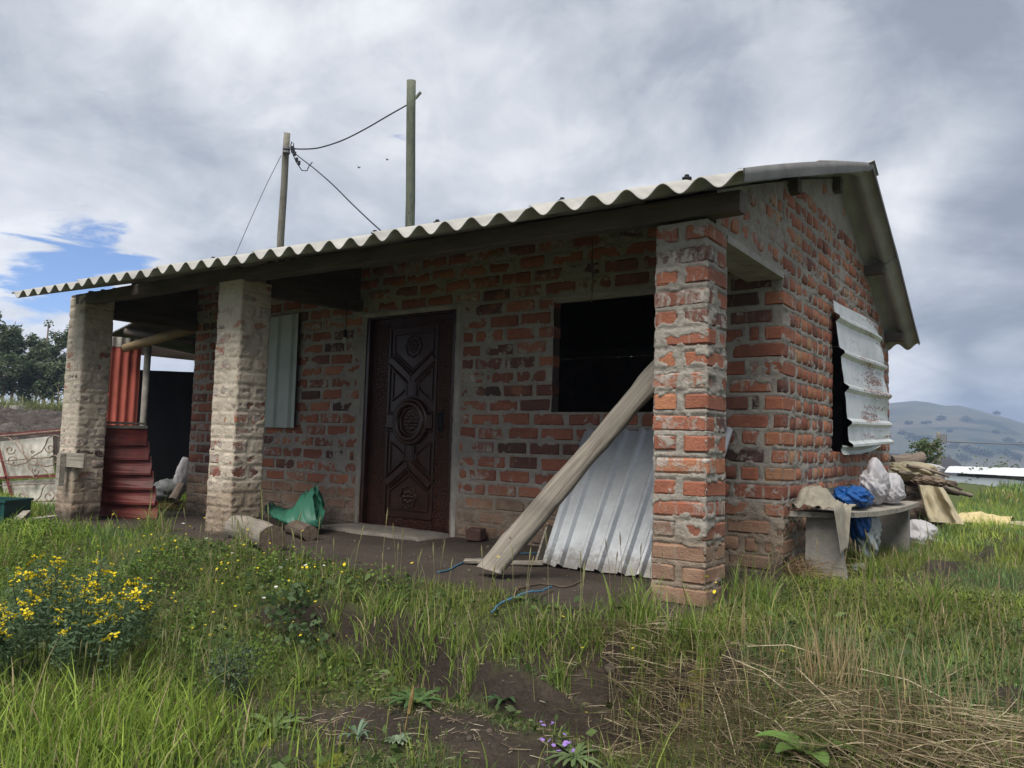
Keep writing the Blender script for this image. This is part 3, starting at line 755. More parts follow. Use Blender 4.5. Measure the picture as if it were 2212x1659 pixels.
# ------------------------------------------------------------------ roof
def sheet(x0, nw, yb0, yb1, lift0, lift1, name='roof_sheet', phase0=0, par=None, zoff=0, ex=0):
    nx = nw*12+1; ny = 14; th = .0075
    xs = np.linspace(x0, x0+nw*WP+ex, nx); P = np.zeros((nx, ny, 3)); Q = P.copy()
    for i, x in enumerate(xs):
        wv = AMP*cos(2*pi*(x-XR)/WP+pi*0)      # valley / crest rhythm continuous over the roof
        for j in range(ny):
            t = j/(ny-1)
            y0 = yb0(x) if callable(yb0) else yb0; y1 = yb1(x) if callable(yb1) else yb1
            y = y0+(y1-y0)*t; lf = lift0+(lift1-lift0)*(i/(nx-1))
            z = roof_z(min(x, .3), y)+wv*1.0+lf+zoff*(1-t)
            P[i, j] = (x, y, z); Q[i, j] = (x, y, z-th)
    mb = MB(); mb.grid(P); b0 = mb.n; mb.grid(Q[:, ::-1])
    bd = [(0, j) for j in range(ny)]+[(i, ny-1) for i in range(1, nx)]+[(nx-1, j) for j in range(ny-2, -1, -1)]+[(i, 0) for i in range(nx-2, 0, -1)]
    for a_, b_ in zip(bd, bd[1:]+bd[:1]):
        ia, ib = a_[0]*ny+a_[1], b_[0]*ny+b_[1]; ja, jb = b0+a_[0]*ny+(ny-1-a_[1]), b0+b_[0]*ny+(ny-1-b_[1])
        mb.f.append([ia, ib, jb, ja])
    return mb.build(name, M_ROOF, par, True)
roofp = add('roof', None, None, house)
XL = XR-36.15*WP
eave = lambda x: -.3+.0446*x
cols_ = [XR-WP*6*k for k in range(1, 7)]
for k, x0 in enumerate(cols_):
    nw = 6
    jit = random.uniform(-.012, .012)
    ef = (lambda jt: (lambda x: eave(x)+jt))(jit)
    ov = .0 if k == 0 else .0
    # each sheet laps over its right-hand neighbour by half a wave, so its right edge rides higher
    ex = .01 if k == 0 else 0
    sheet(x0-(.0 if k < 5 else .03), nw, ef, 1.35, .014, .0, par=roofp, ex=ex)
    sheet(x0, nw, 1.2, 2.93, .014, 0, par=roofp, ex=ex, zoff=.014)
    sheet(x0, nw, 2.87, 4.2, .014, 0, par=roofp, ex=ex, zoff=.0)
    sheet(x0, nw, 4.05, 5.38, .014, 0, par=roofp, ex=ex, zoff=-.012)
vt = MB(); ys_ = list(np.linspace(-.27, 5.36, 40)); xv = XR+.012
def vz(y, q): return roof_z(.3, y)+.030+.012-q*(.072+.022*sin(pi*max(0, min(1, (y+.3)/3.2))) if y < 2.9 else .05)
P = np.array([[(xv-.03+.002*sin(y*7), y, vz(y, 0)), (xv+.004, y, vz(y, .06)), (xv+.008+.003*sin(y*5), y, vz(y, .5)), (xv+.002, y, vz(y, 1))] for y in ys_]); vt.grid(P[:, ::-1]); P2 = P.copy(); P2[..., 0] -= .006; vt.grid(P2)
vt.build('verge_trim', simple('verge_cement', (.15, .15, .148), .9, .25, 6, .3), roofp, True)
rc_ = MB()
for x0 in np.arange(XL, XR-.1, 1.2):
    x1 = min(x0+1.24, XR+.03); P = np.array([[(x, 2.9+dy, 3.2+.05-abs(dy)*.42+.01*(x == x1)) for dy in (-.17, -.06, 0, .06, .17)] for x in (x0, x1)]); rc_.grid(P); P2 = P.copy(); P2[..., 2] -= .008; rc_.grid(P2[:, ::-1])
rc_.build('ridge_cap', M_ROOF, roofp, False)
# screws with washers on the crests
scr = MB(); 
def bolt(x, y):
    xc = XR-WP*round((XR-x)/WP); z = roof_z(xc, y)+AMP+.008
    m_ = MB(); m_.tube([(xc, y, z-.004), (xc, y, z+.006)], .028, 8); m_.tube([(xc, y, z+.006), (xc, y, z+.022)], .014, 6); m_.build('bolt', M_TARP, roofp)
for px, py in ((178, 610), (460, 560), (825, 497), (940, 481), (1240, 436), (1515, 388)):
    p = at(px, py+6, y=.05)
    bolt(min(p[0], .2), .02)
# timber
def roof_b(y): return roof_z(0, y)-AMP-.012
MB().bar((-7.12, .055, 2.225), (-4.2, .055, 2.215), .11, .115, bev=.01, jit=.003).build('eave_beam', M_BEAM, house)
MB().bar((-4.3, .056, 2.20), (.17, .056, 2.135), .11, .115, bev=.01, jit=.003).build('eave_beam', M_BEAM, house)
for y, hgt in ((1.55, .1), (2.82, .12), (4.05, .09), (5.08, .09)):
    z = roof_b(y)-hgt/2
    MB().bar((-6.9, y, z), (.06 if y < 3 else .17, y, z), .10, hgt, bev=.006, jit=.002).build('purlin', M_BEAM, house)
MB().bar((-4.2, .25, 2.115), (-4.12, D1+.02, 2.14), .09, .11, bev=.006, jit=.003).build('cross_beam', M_BEAMX, house)
MB().bar((-7.0, .2, 2.125), (-6.98, D1+.1, 2.125), .14, .11, bev=.006).build('cross_beam', M_BEAMX, house)
mb = MB()
for i in range(9):
    y0 = .30+i*.119; mb.box((-4.19, y0, 2.17), (-4.13, y0+.117, roof_z(-4.2, y0)-.05))
mb.build('infill_board', M_BEAMX, house)
# boarding that closes the porch's west end above its beam
mb = MB()
for i in range(10):
    y0 = .12+i*.128; mb.box((-7.02, y0, 2.18), (-6.97, y0+.126, roof_z(-7, y0)-.05))
mb.build('end_boarding', M_BEAMX, house)
mb = MB()
for x in (-5.9, -3.3, -1.9, -.9): mb.bar((x, .02, roof_z(x, .02)-AMP-.06), (x, D1+.05, roof_z(x, D1)-AMP-.06), .06, .07)
mb.build('rafter', M_BEAMX, house)

# ------------------------------------------------------------------ door
door = add('door', None, None, house)
DX0, DX1, DZ0, DZ1, DY = -3.985, -2.925, .015, 1.995, D1+.075
fr = MB(); fr.box((-4.025, D1+.012, 0), (DX0, D1+.12, 2.02)); fr.box((DX1, D1+.012, 0), (-2.89, D1+.12, 2.02)); fr.box((DX0, D1+.012, DZ1), (DX1, D1+.12, 2.02)); fr.build('door_frame', M_DOOR, door)
MB().box((DX0, DY, DZ0), (DX1, DY+.045, DZ1)).build('leaf', M_DOOR, door)
Wd = DX1-DX0; Hd = DZ1-DZ0
def U(u, v, o=0): return (DX0+u*Wd, DY-o, DZ0+v*Hd)
for u0, u1 in ((.035, .205), (.795, .965)):
    mb = MB(); a_ = U(u0, .02); b_ = U(u1, .98); mb.box((a_[0], DY-.008, a_[2]), (b_[0], DY, b_[2])); mb.build('crackle_strip', M_CRACK, door)
mb = MB(); a_ = U(.21, .0); b_ = U(.79, .045); mb.box((a_[0], DY-.0085, a_[2]), (b_[0], DY, b_[2])); mb.build('crackle_strip', M_CRACK, door)
mo = MB()
def mould(p, q, wd=.022, hh=.020): mo.bar(U(*p, hh/2), U(*q, hh/2), wd, hh, up=(0, -1, 0), bev=.007)
for u in (.22, .78): mould((u, .05), (u, .955))
for v in (.05, .955): mould((.22, v), (.78, v))
mo.build('moulding', M_DOOR, door)
def band(name, pts, wd, hh=.026):
    m_ = MB()
    for p, q in zip(pts, pts[1:]):
        m_.bar(U(*p, hh/2), U(*q, hh/2), wd, hh, up=(0, -1, 0), bev=.011)
        for sg in (-1, 1):
            P, Q = Vector(U(*p, hh)), Vector(U(*q, hh)); n = (Q-P).normalized().cross(Vector((0, -1, 0)))*sg*(wd/2+.018)
            m_.bar(P+n+Vector((0, .012, 0)), Q+n+Vector((0, .012, 0)), .014, .02, up=(0, -1, 0), bev=.005)
    m_.build(name, M_DOOR, door)
band('v_band', [(.24, .80), (.50, .695), (.76, .80)], .075)
band('v_band', [(.24, .205), (.50, .305), (.76, .205)], .075)
band('stem', [(.5, .69), (.5, .62)], .085); band('stem', [(.5, .385), (.5, .31)], .085); band('stem', [(.23, .5), (.31, .5)], .14, .03); band('stem', [(.69, .5), (.77, .5)], .14, .03)
def ring(name, cu, cv, ru, rv, r, o=.012, k=36, lob=0):
    m_ = MB(); c = U(cu, cv, o); pts = []
    for i in range(k+1):
        a = 2*pi*i/k; q = 1+lob*cos(8*a) if lob else 1; pts.append((c[0]+ru*cos(a)*q, c[1], c[2]+rv*sin(a)*q))
    m_.tube(pts, r, 8, cap=False); return m_.build(name, M_DOOR, door, True)
ring('oval_ring', .5, .5, .205, .205, .022, .014); ring('oval_ring', .5, .5, .165, .168, .030, .020); ring('oval_ring', .5, .5, .125, .128, .014, .010)
def rosette(cu, cv, R, petals=8):
    m_ = MB(); c = U(cu, cv, .004)
    def dome(cx, cz, r, h):
        v = [(cx, c[1]-h, cz)]; 
        for rr, hh in ((.55, .75), (1, 0)):
            for i in range(10): a = 2*pi*i/10; v.append((cx+r*rr*cos(a), c[1]-h*hh, cz+r*rr*sin(a)))
        f = [(0, 1+(i+1) % 10, 1+i) for i in range(10)]+[(1+i, 1+(i+1) % 10, 11+(i+1) % 10, 11+i) for i in range(10)]; m_.raw(v, f)
    dome(c[0], c[2], R*.28, .02)
    for i in range(petals): a = 2*pi*i/petals; dome(c[0]+R*.62*cos(a), c[2]+R*.66*sin(a), R*.24, .014)
    m_.build('rosette', M_DOOR, door, True)
rosette(.5, .5, .105, 12); rosette(.5, .145, .075); rosette(.5, .86, .075)
ring('rosette_rim', .5, .145, .095, .10, .008, .006, 48, .09); ring('rosette_rim', .5, .86, .095, .10, .008, .006, 48, .09)
for pts in ([(.27, .085), (.27, .165), (.5, .245), (.73, .165), (.73, .085), (.27, .085)], [(.27, .92), (.27, .835), (.5, .745), (.73, .835), (.73, .92), (.27, .92)],
            [(.265, .75), (.265, .60), (.36, .63), (.42, .655), (.42, .685), (.265, .75)], [(.735, .75), (.735, .60), (.64, .63), (.58, .655), (.58, .685), (.735, .75)],
            [(.265, .25), (.265, .40), (.36, .37), (.42, .345), (.42, .32), (.265, .25)], [(.735, .25), (.735, .40), (.64, .37), (.58, .345), (.58, .32), (.735, .25)]):
    m_ = MB()
    for p, q in zip(pts, pts[1:]): m_.bar(U(*p, .008), U(*q, .008), .018, .018, up=(0, -1, 0), bev=.006)
    m_.build('panel_moulding', M_DOOR, door)
hm = MB(); c = U(.86, .50, 0); hm.tube([(c[0], DY-.01, c[2]+.07), (c[0], DY-.05, c[2]+.06), (c[0], DY-.06, c[2]), (c[0], DY-.05, c[2]-.06), (c[0], DY-.01, c[2]-.07)], .009, 8)
hm.box((c[0]-.02, DY-.018, c[2]-.1), (c[0]+.02, DY-.0075, c[2]+.1)); hm.build('door_handle', M_TARP, door)
# doorstep
st = MB(); P = []
for i in range(24):
    a = []
    for j in range(12):
        x = -4.1+1.28*i/23; y = .84+.52*j/11; e = min(i, 23-i, 99)*.06; z = .028+(vn(x*9, y*9, 3)-.5)*.012
        if j == 0 or i in (0, 23): z = -.02
        a.append((x+(vn(y*7, x, 8)-.5)*.05, y+(vn(x*6, 1, 2)-.5)*.06*(j == 0)+(.10*abs(i-11.5)/11.5 if j == 0 else 0), z))
    P.append(a)
st.grid(np.array(P)); st.build('doorstep', simple('worn_step', (.20, .18, .155), .95, .35, 8, .6, bs=60), house, True)

# ------------------------------------------------------------------ sheets
def trap(u, ribs, w0=.035, w1=.07, h=.028):
    """height of a trapezoid ribbed sheet at u"""
    z = 0
    for r in ribs:
        d = abs(u-r); z = max(z, max(0, min(1, (w1/2-d)/((w1-w0)/2)))) if d < w1/2 else z
    return z*h
def ribbed(name, c00, c10, c01, c11, ribs, mtl, nlen=10, parent=None, along=True, h=.028, warp=None, edgej=.0, w0=.035, w1=.075, **k):
    """c00-c10 is the edge the ribs cross, c01-c11 the far edge"""
    c00, c10, c01, c11 = map(np.array, (c00, c10, c01, c11)); wd = np.linalg.norm(c10-c00)
    n = np.cross(c10-c00, c01-c00); n /= np.linalg.norm(n)
    us = sorted(set([0, wd]+[round(r+q, 4) for r in ribs for q in (-w1/2, -w0/2, w0/2, w1/2) if 0 < r+q < wd]+[round(x, 4) for x in np.arange(.0, wd, .05)]))
    P = np.zeros((len(us), nlen, 3))
    for i, u in enumerate(us):
        for j in range(nlen):
            s, t = u/wd, j/(nlen-1); p = (c00*(1-s)+c10*s)*(1-t)+(c01*(1-s)+c11*s)*t
            q = n*trap(u, ribs, w0, w1, h)
            if warp: q = q+np.array(warp(s, t))
            if edgej and j in (0, nlen-1): q = q+(c01-c00)/np.linalg.norm(c01-c00)*random.uniform(-edgej, edgej)
            P[i, j] = p+q
    mb = MB(); mb.grid(P); Q = P-n*.0012; mb.grid(Q[:, ::-1]); return mb.build(name, mtl, parent, False, **k)
# galvanised sheet leaning under the window, behind the pillar
mt = (-1.38, .58, .004); 
ribbed('metal_sheet', (-1.38, .56, .012), (-.37, .65, .0), (-1.50, D1-.06, .935), (-.315, D1-.07, .965), [.04, .14, .30, .42, .58, .70, .86, .98], M_GALV, 9, None, w1=.055, w0=.02, h=.03, edgej=.006,
       warp=lambda s, t: (0, -.012*sin(3*t+5*s), 0), label='galvanised ribbed metal sheet leaning below the open window behind the diagonal plank', cat='metal sheet')
# nail holes
# white sheet over the left window
lw = ribbed('window_sheet', (-5.62, D1-.055, .925), (-4.985, D1-.055, .925), (-5.60, D1-.052, 2.115), (-5.0, D1-.052, 2.13), [.10, .32, .56], M_PALE, 6, house, h=.03, w0=.012, w1=.05)
MB().box((-5.55, D1-.018, .94), (-5.04, D1+.02, 2.09)).build('window_board', M_BEAM, house)
# rusty sheet over the side opening
def rw(s, t):   # s: up the sheet (ribs run along the wall), t: away from the camera
    curl = .04*t*t*(1-s)+.012*sin(6*t+4*s)+.012*sin(19*s)*t*t
    return (curl, .0, -.03*t*(1-s))
TLc = at(1802, 648, x=.04); BLc = at(1834, 968, x=.10); TRc = at(1898, 703, x=.06); BRc = at(1928, 958, x=.10)
ribbed('side_window_sheet', (BLc[0], BLc[1], BLc[2]), TLc, (BRc[0]-.06, BRc[1], BRc[2]+.02), TRc, [.02, .21, .50, .79, 1.08], M_RUST, 16, house, h=-.034, warp=rw, edgej=.012, w0=.02, w1=.075, label='white sheet metal with red rust streaks over the side window')
# torn lower strip
p0 = at(1826, 982, x=.10); p1 = at(1905, 962, x=.12); p2 = at(1828, 972, x=.05)
ribbed('sheet_flap', p0, (p0[0]-.02, p0[1]-.02, p0[2]+.075), p1, (p1[0]-.02, p1[1], p1[2]+.03), [.03], M_PALE, 8, house, h=.02, warp=lambda s, t: (0, 0, -.03*sin(3*t)))

# ------------------------------------------------------------------ things on the porch
def place(mb, name, mtl, origin, smooth=False, **k):
    v = [a-np.array(origin) for a in mb.v]; mb.v = v; return mb.build(name, mtl, None, smooth, loc=origin, **k)
# diagonal plank: a half-round slab
pA = np.array([-1.36, -.055, .045]); pB = np.array([-.28, .365, 1.46]); d = pB-pA; Lp = np.linalg.norm(d); d /= Lp
sx = np.cross(d, (0, -1, .25)); sx /= np.linalg.norm(sx); nz = np.cross(sx, d); 
n_ = 26; P = []
for i in range(n_+1):
    t = i/n_; w_ = .084+.006*sin(9*t)+.004*random.uniform(-1, 1)-.012*t; row = []
    for a_, h_ in ((-1, 0), (-.8, .022), (-.4, .036), (0, .042), (.4, .038), (.8, .026), (1, 0), (.6, -.012), (-.6, -.012), (-1, 0)):
        e_ = random.uniform(-.004, .004)
        off = .05*a_ if i == 0 else 0
        row.append((t*Lp+off, a_*w_+e_, h_+random.uniform(-.0015, .0015)))
    P.append(row)
mb = MB(); mb.grid(np.array(P)); mb.f.append(list(range(10))[::-1]); mb.f.append([n_*10+i for i in range(10)])
pl_ = mb.build('plank', M_PLANK, None, True, label='thick weathered plank leaning diagonally against the near right brick pillar', cat='plank')
mw = Matrix.Identity(4)
for i in range(3): mw[i][0] = d[i]; mw[i][1] = sx[i]; mw[i][2] = nz[i]; mw[i][3] = pA[i]
pl_.matrix_world = mw
q0, q1 = at(1003, 1211, z=.02), at(1172, 1217, z=.02)
MB().bar((q0[0], q0[1], .018), (q1[0], q1[1], .022), .08, .022, jit=.004, bev=.003).build('wood_slat', M_PLANK, None, label='thin wooden slat lying flat on the porch floor under the leaning plank', cat='slat')
# small upright scrap board beside the sheet
p = at(1168, 1190, y=.80)
mb = MB(); mb.bar((-1.50, .70, .0), (-1.50, .84, .25), .06, .015, up=(1, 0, 0)); mb.build('board_offcut', M_PLANK, None, label='short board offcut standing at the left edge of the leaning metal sheet', cat='board')
# brick fragment at the foot of the wall
o = bpy.data.objects.new('loose_brick', VAR[('C', 2)][0].copy()); COL.objects.link(o); o.data.materials.clear(); o.data.materials.append(simple('sooty_brick', (.09, .05, .04), .9, .3, 20, .5)); p = at(1030, 1152, y=1.28); o.location = (p[0], 1.27, .055); o.rotation_euler = (0, 0, .15); o.scale = (1.1, .9, 1.2)
o['label'] = 'dark loose brick block on the floor at the wall foot right of the door'; o['category'] = 'brick'
# ropes
def rope(name, pts, r, mtl, label, z=.006):
    P = []; pts = [np.array(p) for p in pts]
    for i in range(len(pts)-1):
        for j in range(8):
            t = j/8; a_ = pts[max(i-1, 0)]; b_, c_ = pts[i], pts[i+1]; d_ = pts[min(i+2, len(pts)-1)]
            q = .5*((2*b_)+(-a_+c_)*t+(2*a_-5*b_+4*c_-d_)*t*t+(-a_+3*b_-3*c_+d_)*t**3)
            P.append((q[0]+random.uniform(-.004, .004), q[1]+random.uniform(-.006, .006), float(height(q[0], q[1]))+z+random.uniform(0, .004)+(q[2] if len(q) > 2 else 0)))
    mb = MB(); mb.tube(P, r, 5); return mb.build(name, mtl, None, True, label=label, cat='rope')
M_BROPE = plain('blue_rope', (.05, .14, .22)); M_BRROPE = plain('brown_cord', (.10, .07, .05))
def gp(px, py): p = at(px, py, z=0); return (p[0], p[1])
rope('rope', [gp(947, 1240), gp(970, 1232), gp(990, 1222), gp(1030, 1212), gp(1110, 1200), gp(1170, 1196)], .006, M_BROPE, 'frayed blue rope trailing on the porch floor beside the leaning plank')
rope('rope', [gat(1060, 1340)[:2], gat(1085, 1318)[:2], gat(1120, 1300)[:2], gp(1165, 1290), gp(1195, 1278)], .006, M_BROPE, 'short blue rope hanging over the grassy edge of the porch', .03)
rope('rope', [gp(1110, 1290), gp(1125, 1272), gp(1170, 1262), gp(1225, 1268), gp(1265, 1255)], .005, M_BRROPE, 'thin brown cord curled on bare ground before the metal sheet')

# round logs and green bag
def log(name, a, b, r, mtl, label, group=None, cat='log', taper=.92, k=12, jit=.05, parent=None, bend=0):
    a = Vector(a); b = Vector(b); n = 8; Ll = (b-a).length
    X = (b-a).normalized(); Yv = X.orthogonal().normalized(); Zv = X.cross(Yv)
    mb = MB(); pts = [(Ll*i/n, bend*sin(pi*i/n), 0) for i in range(n+1)]; mb.tube(pts, [r*(1+(taper-1)*i/n)*random.uniform(.95, 1.05) for i in range(n+1)], k, jit, cap=False)
    o = mb.build(name, mtl, parent, True, label=label, cat=cat, group=group)
    M_ = Matrix.Identity(4)
    for i in range(3): M_[i][0] = X[i]; M_[i][1] = Yv[i]; M_[i][2] = Zv[i]; M_[i][3] = a[i]
    o.matrix_world = M_
    vs = [v.co.copy() for v in o.data.vertices]
    for e, base, xx in ((0, 0, -.002), (1, n*k, Ll+.002)):
        m2 = MB(); ctr = sum((vs[base+j] for j in range(k)), Vector())/k
        v = [tuple(ctr+Vector((xx*0, 0, 0)))]+[tuple(vs[base+j]) for j in range(k)]; f = [(0, 1+(j+1) % k, 1+j) for j in range(k)] if e == 0 else [(0, 1+j, 1+(j+1) % k) for j in range(k)]
        m2.raw(v, f); m2.build('cut_end', M_LOGEND, o)
    return o
log('log', (-4.02, .02, .075), (-3.14, -.30, .085), .105, M_PLANK, 'short thick cracked log lying on the ground at the foot of the middle pillar', None, bend=.01)
log('log', (-3.85, .45, .06), (-3.42, .28, .06), .07, M_LOGD, 'small dark log piece beneath the green plastic bag', None)
def crumple(name, c, dims, mtl, label, seed, cat='bag', ridge=.35, floor=None, subdiv=5, noise=1., parent=None, spikes=()):
    bm = bmesh.new(); bmesh.ops.create_icosphere(bm, subdivisions=subdiv, radius=1)
    V = np.array([v.co[:] for v in bm.verts])
    def rid(a, b, s): return 1-np.abs(fbm(a, b, 1.3, 4, s, .55)*2-1)*2
    ridge = ridge*.72; r = 1+ridge*(rid(V[:, 0]+V[:, 2]*.7, V[:, 1]+V[:, 2]*.5, seed)-.5)+ridge*.6*(rid(V[:, 1]*2+3, V[:, 2]*2+V[:, 0], seed+4)-.5)+noise*.035*(rid(V[:, 0]*3+V[:, 2], V[:, 1]*3-V[:, 2], seed+9)-.5)
    for (dx, dy, dz, amp, pw) in spikes:
        dd = np.array((dx, dy, dz)); dd = dd/np.linalg.norm(dd); r = r+amp*np.clip(V@dd, 0, 1)**pw
    V = V*r[:, None]*np.array(dims)+np.array(c)
    if floor is not None: V[:, 2] = np.where(V[:, 2] < floor, floor+(V[:, 2]-floor)*.03, V[:, 2])
    for v, q in zip(bm.verts, V): v.co = q-np.array(c)
    me = bpy.data.meshes.new(name); bm.to_mesh(me); bm.free(); me.polygons.foreach_set('use_smooth', np.ones(len(me.polygons), bool))
    return add(name, me, mtl, parent, c, None, label, cat)
M_GBAG = plain('green_plastic', (.07, .25, .17), .35, 0, .45); M_WBAG = plain('white_woven_plastic', (.62, .60, .62), .5, 0, .35)
M_CLEAR = plain('thin_pale_plastic', (.58, .62, .60), .3, 0, .4); M_BLUE = plain('blue_woven_plastic', (.015, .10, .34), .45, 0, .2); M_CLOTH = simple('dirty_beige_cloth', (.30, .27, .215), .95, .3, 14, .4)
M_TARPC = plain('cream_tarp', (.50, .44, .30), .55, 0, .3); M_TARPY = plain('yellow_foam', (.58, .47, .24), .7)
gb = MB(); P = []
gpts = [at(577, 1092, y=.55), at(600, 1105, y=.5), at(635, 1112, y=.5), at(660, 1075, y=.62), at(681, 1066, y=.65)]
gbot = [at(580, 1105, y=.5), at(612, 1125, y=.45), at(645, 1138, y=.45), at(668, 1142, y=.5), at(686, 1122, y=.55)]
nn = 30
for i in range(nn+1):
    t = i/nn*(len(gpts)-1); k = min(int(t), len(gpts)-2); f_ = t-k; a_ = gpts[k]*(1-f_)+gpts[k+1]*f_; b_ = gbot[k]*(1-f_)+gbot[k+1]*f_; row = []
    for j in range(17):
        s = j/16; ang = 2*pi*s; m_ = (a_+b_)/2; hh = (a_-b_)/2
        cr_ = (1-abs(fbm(t*2.2, s*5, 1.7, 4, 6)*2-1)*2.2)*.5
        row.append(m_+hh*cos(ang)*(1+cr_*1.1)+np.array([.05*cr_, .10+.12*f_*0, 0])*sin(ang)*(.5+.9*sin(pi*i/nn))+np.array([0, cr_*.07, cr_*.035]))
    P.append(row)
gb.grid(np.array(P)); gb.build('plastic_bag', M_GBAG, None, True, label='crumpled green plastic bag lying on small log below the left wall', cat='plastic bag')

# light bulb hanging on its wire
bulb = thing('light_bulb', 'bare light bulb hanging on a thin wire left of the door', 'light bulb', (-4.02, 1.08, 1.76))
bp = np.array((-4.02, 1.08, 1.74)); q = at(745, 735, y=1.08)
bx, by, bz = q
bulb.location = (bx, by, bz)
mb = MB(); mb.tube([(0, 0, -.035), (0, 0, -.028), (0, 0, -.01), (0, 0, .012), (0, 0, .03)], [.006, .022, .03, .026, .014], 12); mb.build('glass', plain('frosted_glass', (.42, .40, .36), .25), bulb, True)
mb = MB(); mb.tube([(0, 0, .028), (0, 0, .10)], .018, 10); mb.build('socket', M_TARP, bulb)
mb = MB(); mb.tube([(0, 0, .1), (.006, 0, .2), (0, 0, .33), (.0, .0, .40)], .0035, 5); mb.build('wire', M_TARP, bulb)
# dead root thread hanging from the roof before the window
p = at(1277, 525, y=.6); mb = MB(); mb.tube([at(1279, 500, y=.6), at(1280, 540, y=.6), at(1278, 575, y=.6), at(1281, 600, y=.6), at(1278, 655, y=.6)], [.003, .004, .009, .006, .002], 5, .3); mb.tube([at(1279, 560, y=.6), at(1284, 585, y=.6), at(1277, 628, y=.6)], .0025, 4)
mb.build('hanging_string', M_BRROPE, None, label='frayed dry string hanging from the eave beam above the open window', cat='string')

# wooden bracket nailed on the left pillar
br = thing('wooden_bracket', 'T shaped bracket of two grey boards nailed across the left pillar', 'bracket', (-6.95, 0, .45))
def rel(o_, mb): mb.v = [a-np.array(o_) for a in mb.v]; return mb
L0 = at(150, 993, y=-.03); L1 = at(230, 990, x=-6.78)
MB_ = rel((-6.95, 0, .45), MB().bar((-7.04, -.035, L0[2]), (-6.50, -.035, L0[2]), .035, .145, jit=.002)); MB_.build('board', M_GREYW, br)
MB_ = rel((-6.95, 0, .45), MB().bar((-6.90, -.085, L0[2]+.06), (-6.90, -.085, L0[2]-.27), .075, .055, up=(0, 1, 0))); MB_.build('board', M_GREYW, br)

# dark red ribbed sheet leaning in the left bay
B1 = at(346, 1121, z=-.1); B0 = at(205, 1114, z=-.1); T1 = at(318, 928, x=-6.80); T0 = at(205, 925, x=-6.98)
def redsheet():
    root = thing('red_sheet_stack', 'dark red ribbed metal sheets leaning in the left porch bay', 'metal sheet', tuple(B0))
    n = 6
    for i in range(n):
        f0, f1 = i/n, (i+1)/n+.03
        a_, b_ = B0*(1-f0)+T0*f0, B1*(1-f0)+T1*f0; c_, d_ = B0*(1-f1)+T0*f1, B1*(1-f1)+T1*f1
        nrm = np.cross(B1-B0, T0-B0); nrm /= np.linalg.norm(nrm)
        out = .05; mb = MB()
        P = np.array([[a_+nrm*(out)-B0, b_+nrm*(out)-B0], [a_+nrm*out*1.05+(c_-a_)*.12-B0, b_+nrm*out*1.05+(d_-b_)*.12-B0], [a_+(c_-a_)*.5+nrm*.012-B0, b_+(d_-b_)*.5+nrm*.012-B0], [c_+nrm*0-B0, d_+nrm*0-B0]])
        mb.grid(P); mb.grid((P-nrm*.006)[:, ::-1]); mb.build('panel', M_REDROLL, root)
    mb = MB().bar(T0-B0+np.array((0, 0, .02)), T1-B0+np.array((0, 0, .025)), .05, .03, jit=.003); mb.build('top_board', M_GREYW, root)
    mb = MB().bar(T0-B0+np.array((-.05, 0, .065)), T1-B0+np.array((-.03, 0, .065)), .06, .022, jit=.003); mb.build('top_board', M_PLANK, root)
redsheet()

# ------------------------------------------------------------------ lean-to beyond the west end
lean = thing('lean_to_shed', 'dark lean-to shed with red corrugated sheet and black tarp seen through left bay', 'shed', (-8.6, 2.2, 0))
def lrel(mb): mb.v = [a-np.array((-8.6, 2.2, 0)) for a in mb.v]; return mb
def corr(p0, p1, zb, zt, pitch=.07, amp=.012, n=4, taper=0):
    p0 = np.array(p0); p1 = np.array(p1); Lh = np.linalg.norm(p1-p0); m = int(Lh/pitch*6); nr_ = np.array([(p1-p0)[1], -(p1-p0)[0]])/Lh
    P = np.array([[(*(p0+(p1-p0)*i/m+nr_*amp*sin(2*pi*i/6)), zb+(zt-zb)*j/n) for j in range(n+1)] for i in range(m+1)]); mb = MB(); mb.grid(P); P2 = P.copy(); P2[..., :2] -= nr_*.002; mb.grid(P2[:, ::-1]); return mb
a_ = at(240, 760, x=-8.5); b_ = at(306, 760, x=-8.35)
lrel(corr((a_[0], a_[1]-.25), (b_[0], b_[1]), -.1, 1.93, .10, .018)).build('red_corrugated_sheet', M_REDCORR, lean, True)
lrel(corr((a_[0]+.01, a_[1]-.25), (b_[0]+.015, b_[1]-.0), 1.93, 2.06, .10, .018)).build('cement_patch', M_CONCL, lean, True)
p = at(309, 900, x=-8.3); lrel(MB().tube([(p[0], p[1], -.1), (p[0]+.01, p[1], 1), (p[0], p[1]+.01, 2.03)], [.045, .04, .045], 8, .04)).build('post', M_CONC, lean, True)
p0, p1 = at(270, 752, x=-8.3), at(430, 708, x=-7.1)
lrel(MB().tube([p0, (p0+p1)/2+np.array((0, 0, .01)), p1], [.055, .06, .06], 10, .03)).build('log_beam', M_POLEW, lean, True)
t0, t1 = at(300, 799, x=-9.6), at(470, 806, x=-9.6)
P = np.array([[(-9.6+.02*sin(i*1.3+j), t0[1]+(t1[1]-t0[1])*i/14, -.4+(t0[2]+(t1[2]-t0[2])*i/14+.4)*j/8) for j in range(9)] for i in range(15)]); mb = MB(); mb.grid(P); P2 = P.copy(); P2[..., 0] -= .01; mb.grid(P2[:, ::-1]); lrel(mb).build('tarp_wall', M_TARP, lean, True)
e0, e1 = at(232, 724, x=-9.5), at(292, 697, x=-7.6)
lo0, lo1 = at(300, 766, x=-9.7), at(440, 778, x=-9.7)
mb = MB(); P = []
c0 = np.array(e0); c1 = np.array((-7.15, .80, e1[2]+.0)); c2 = np.array((-7.15, 3.9, 2.30)); c3 = np.array(lo1+np.array((0, 1.0, -.02)))
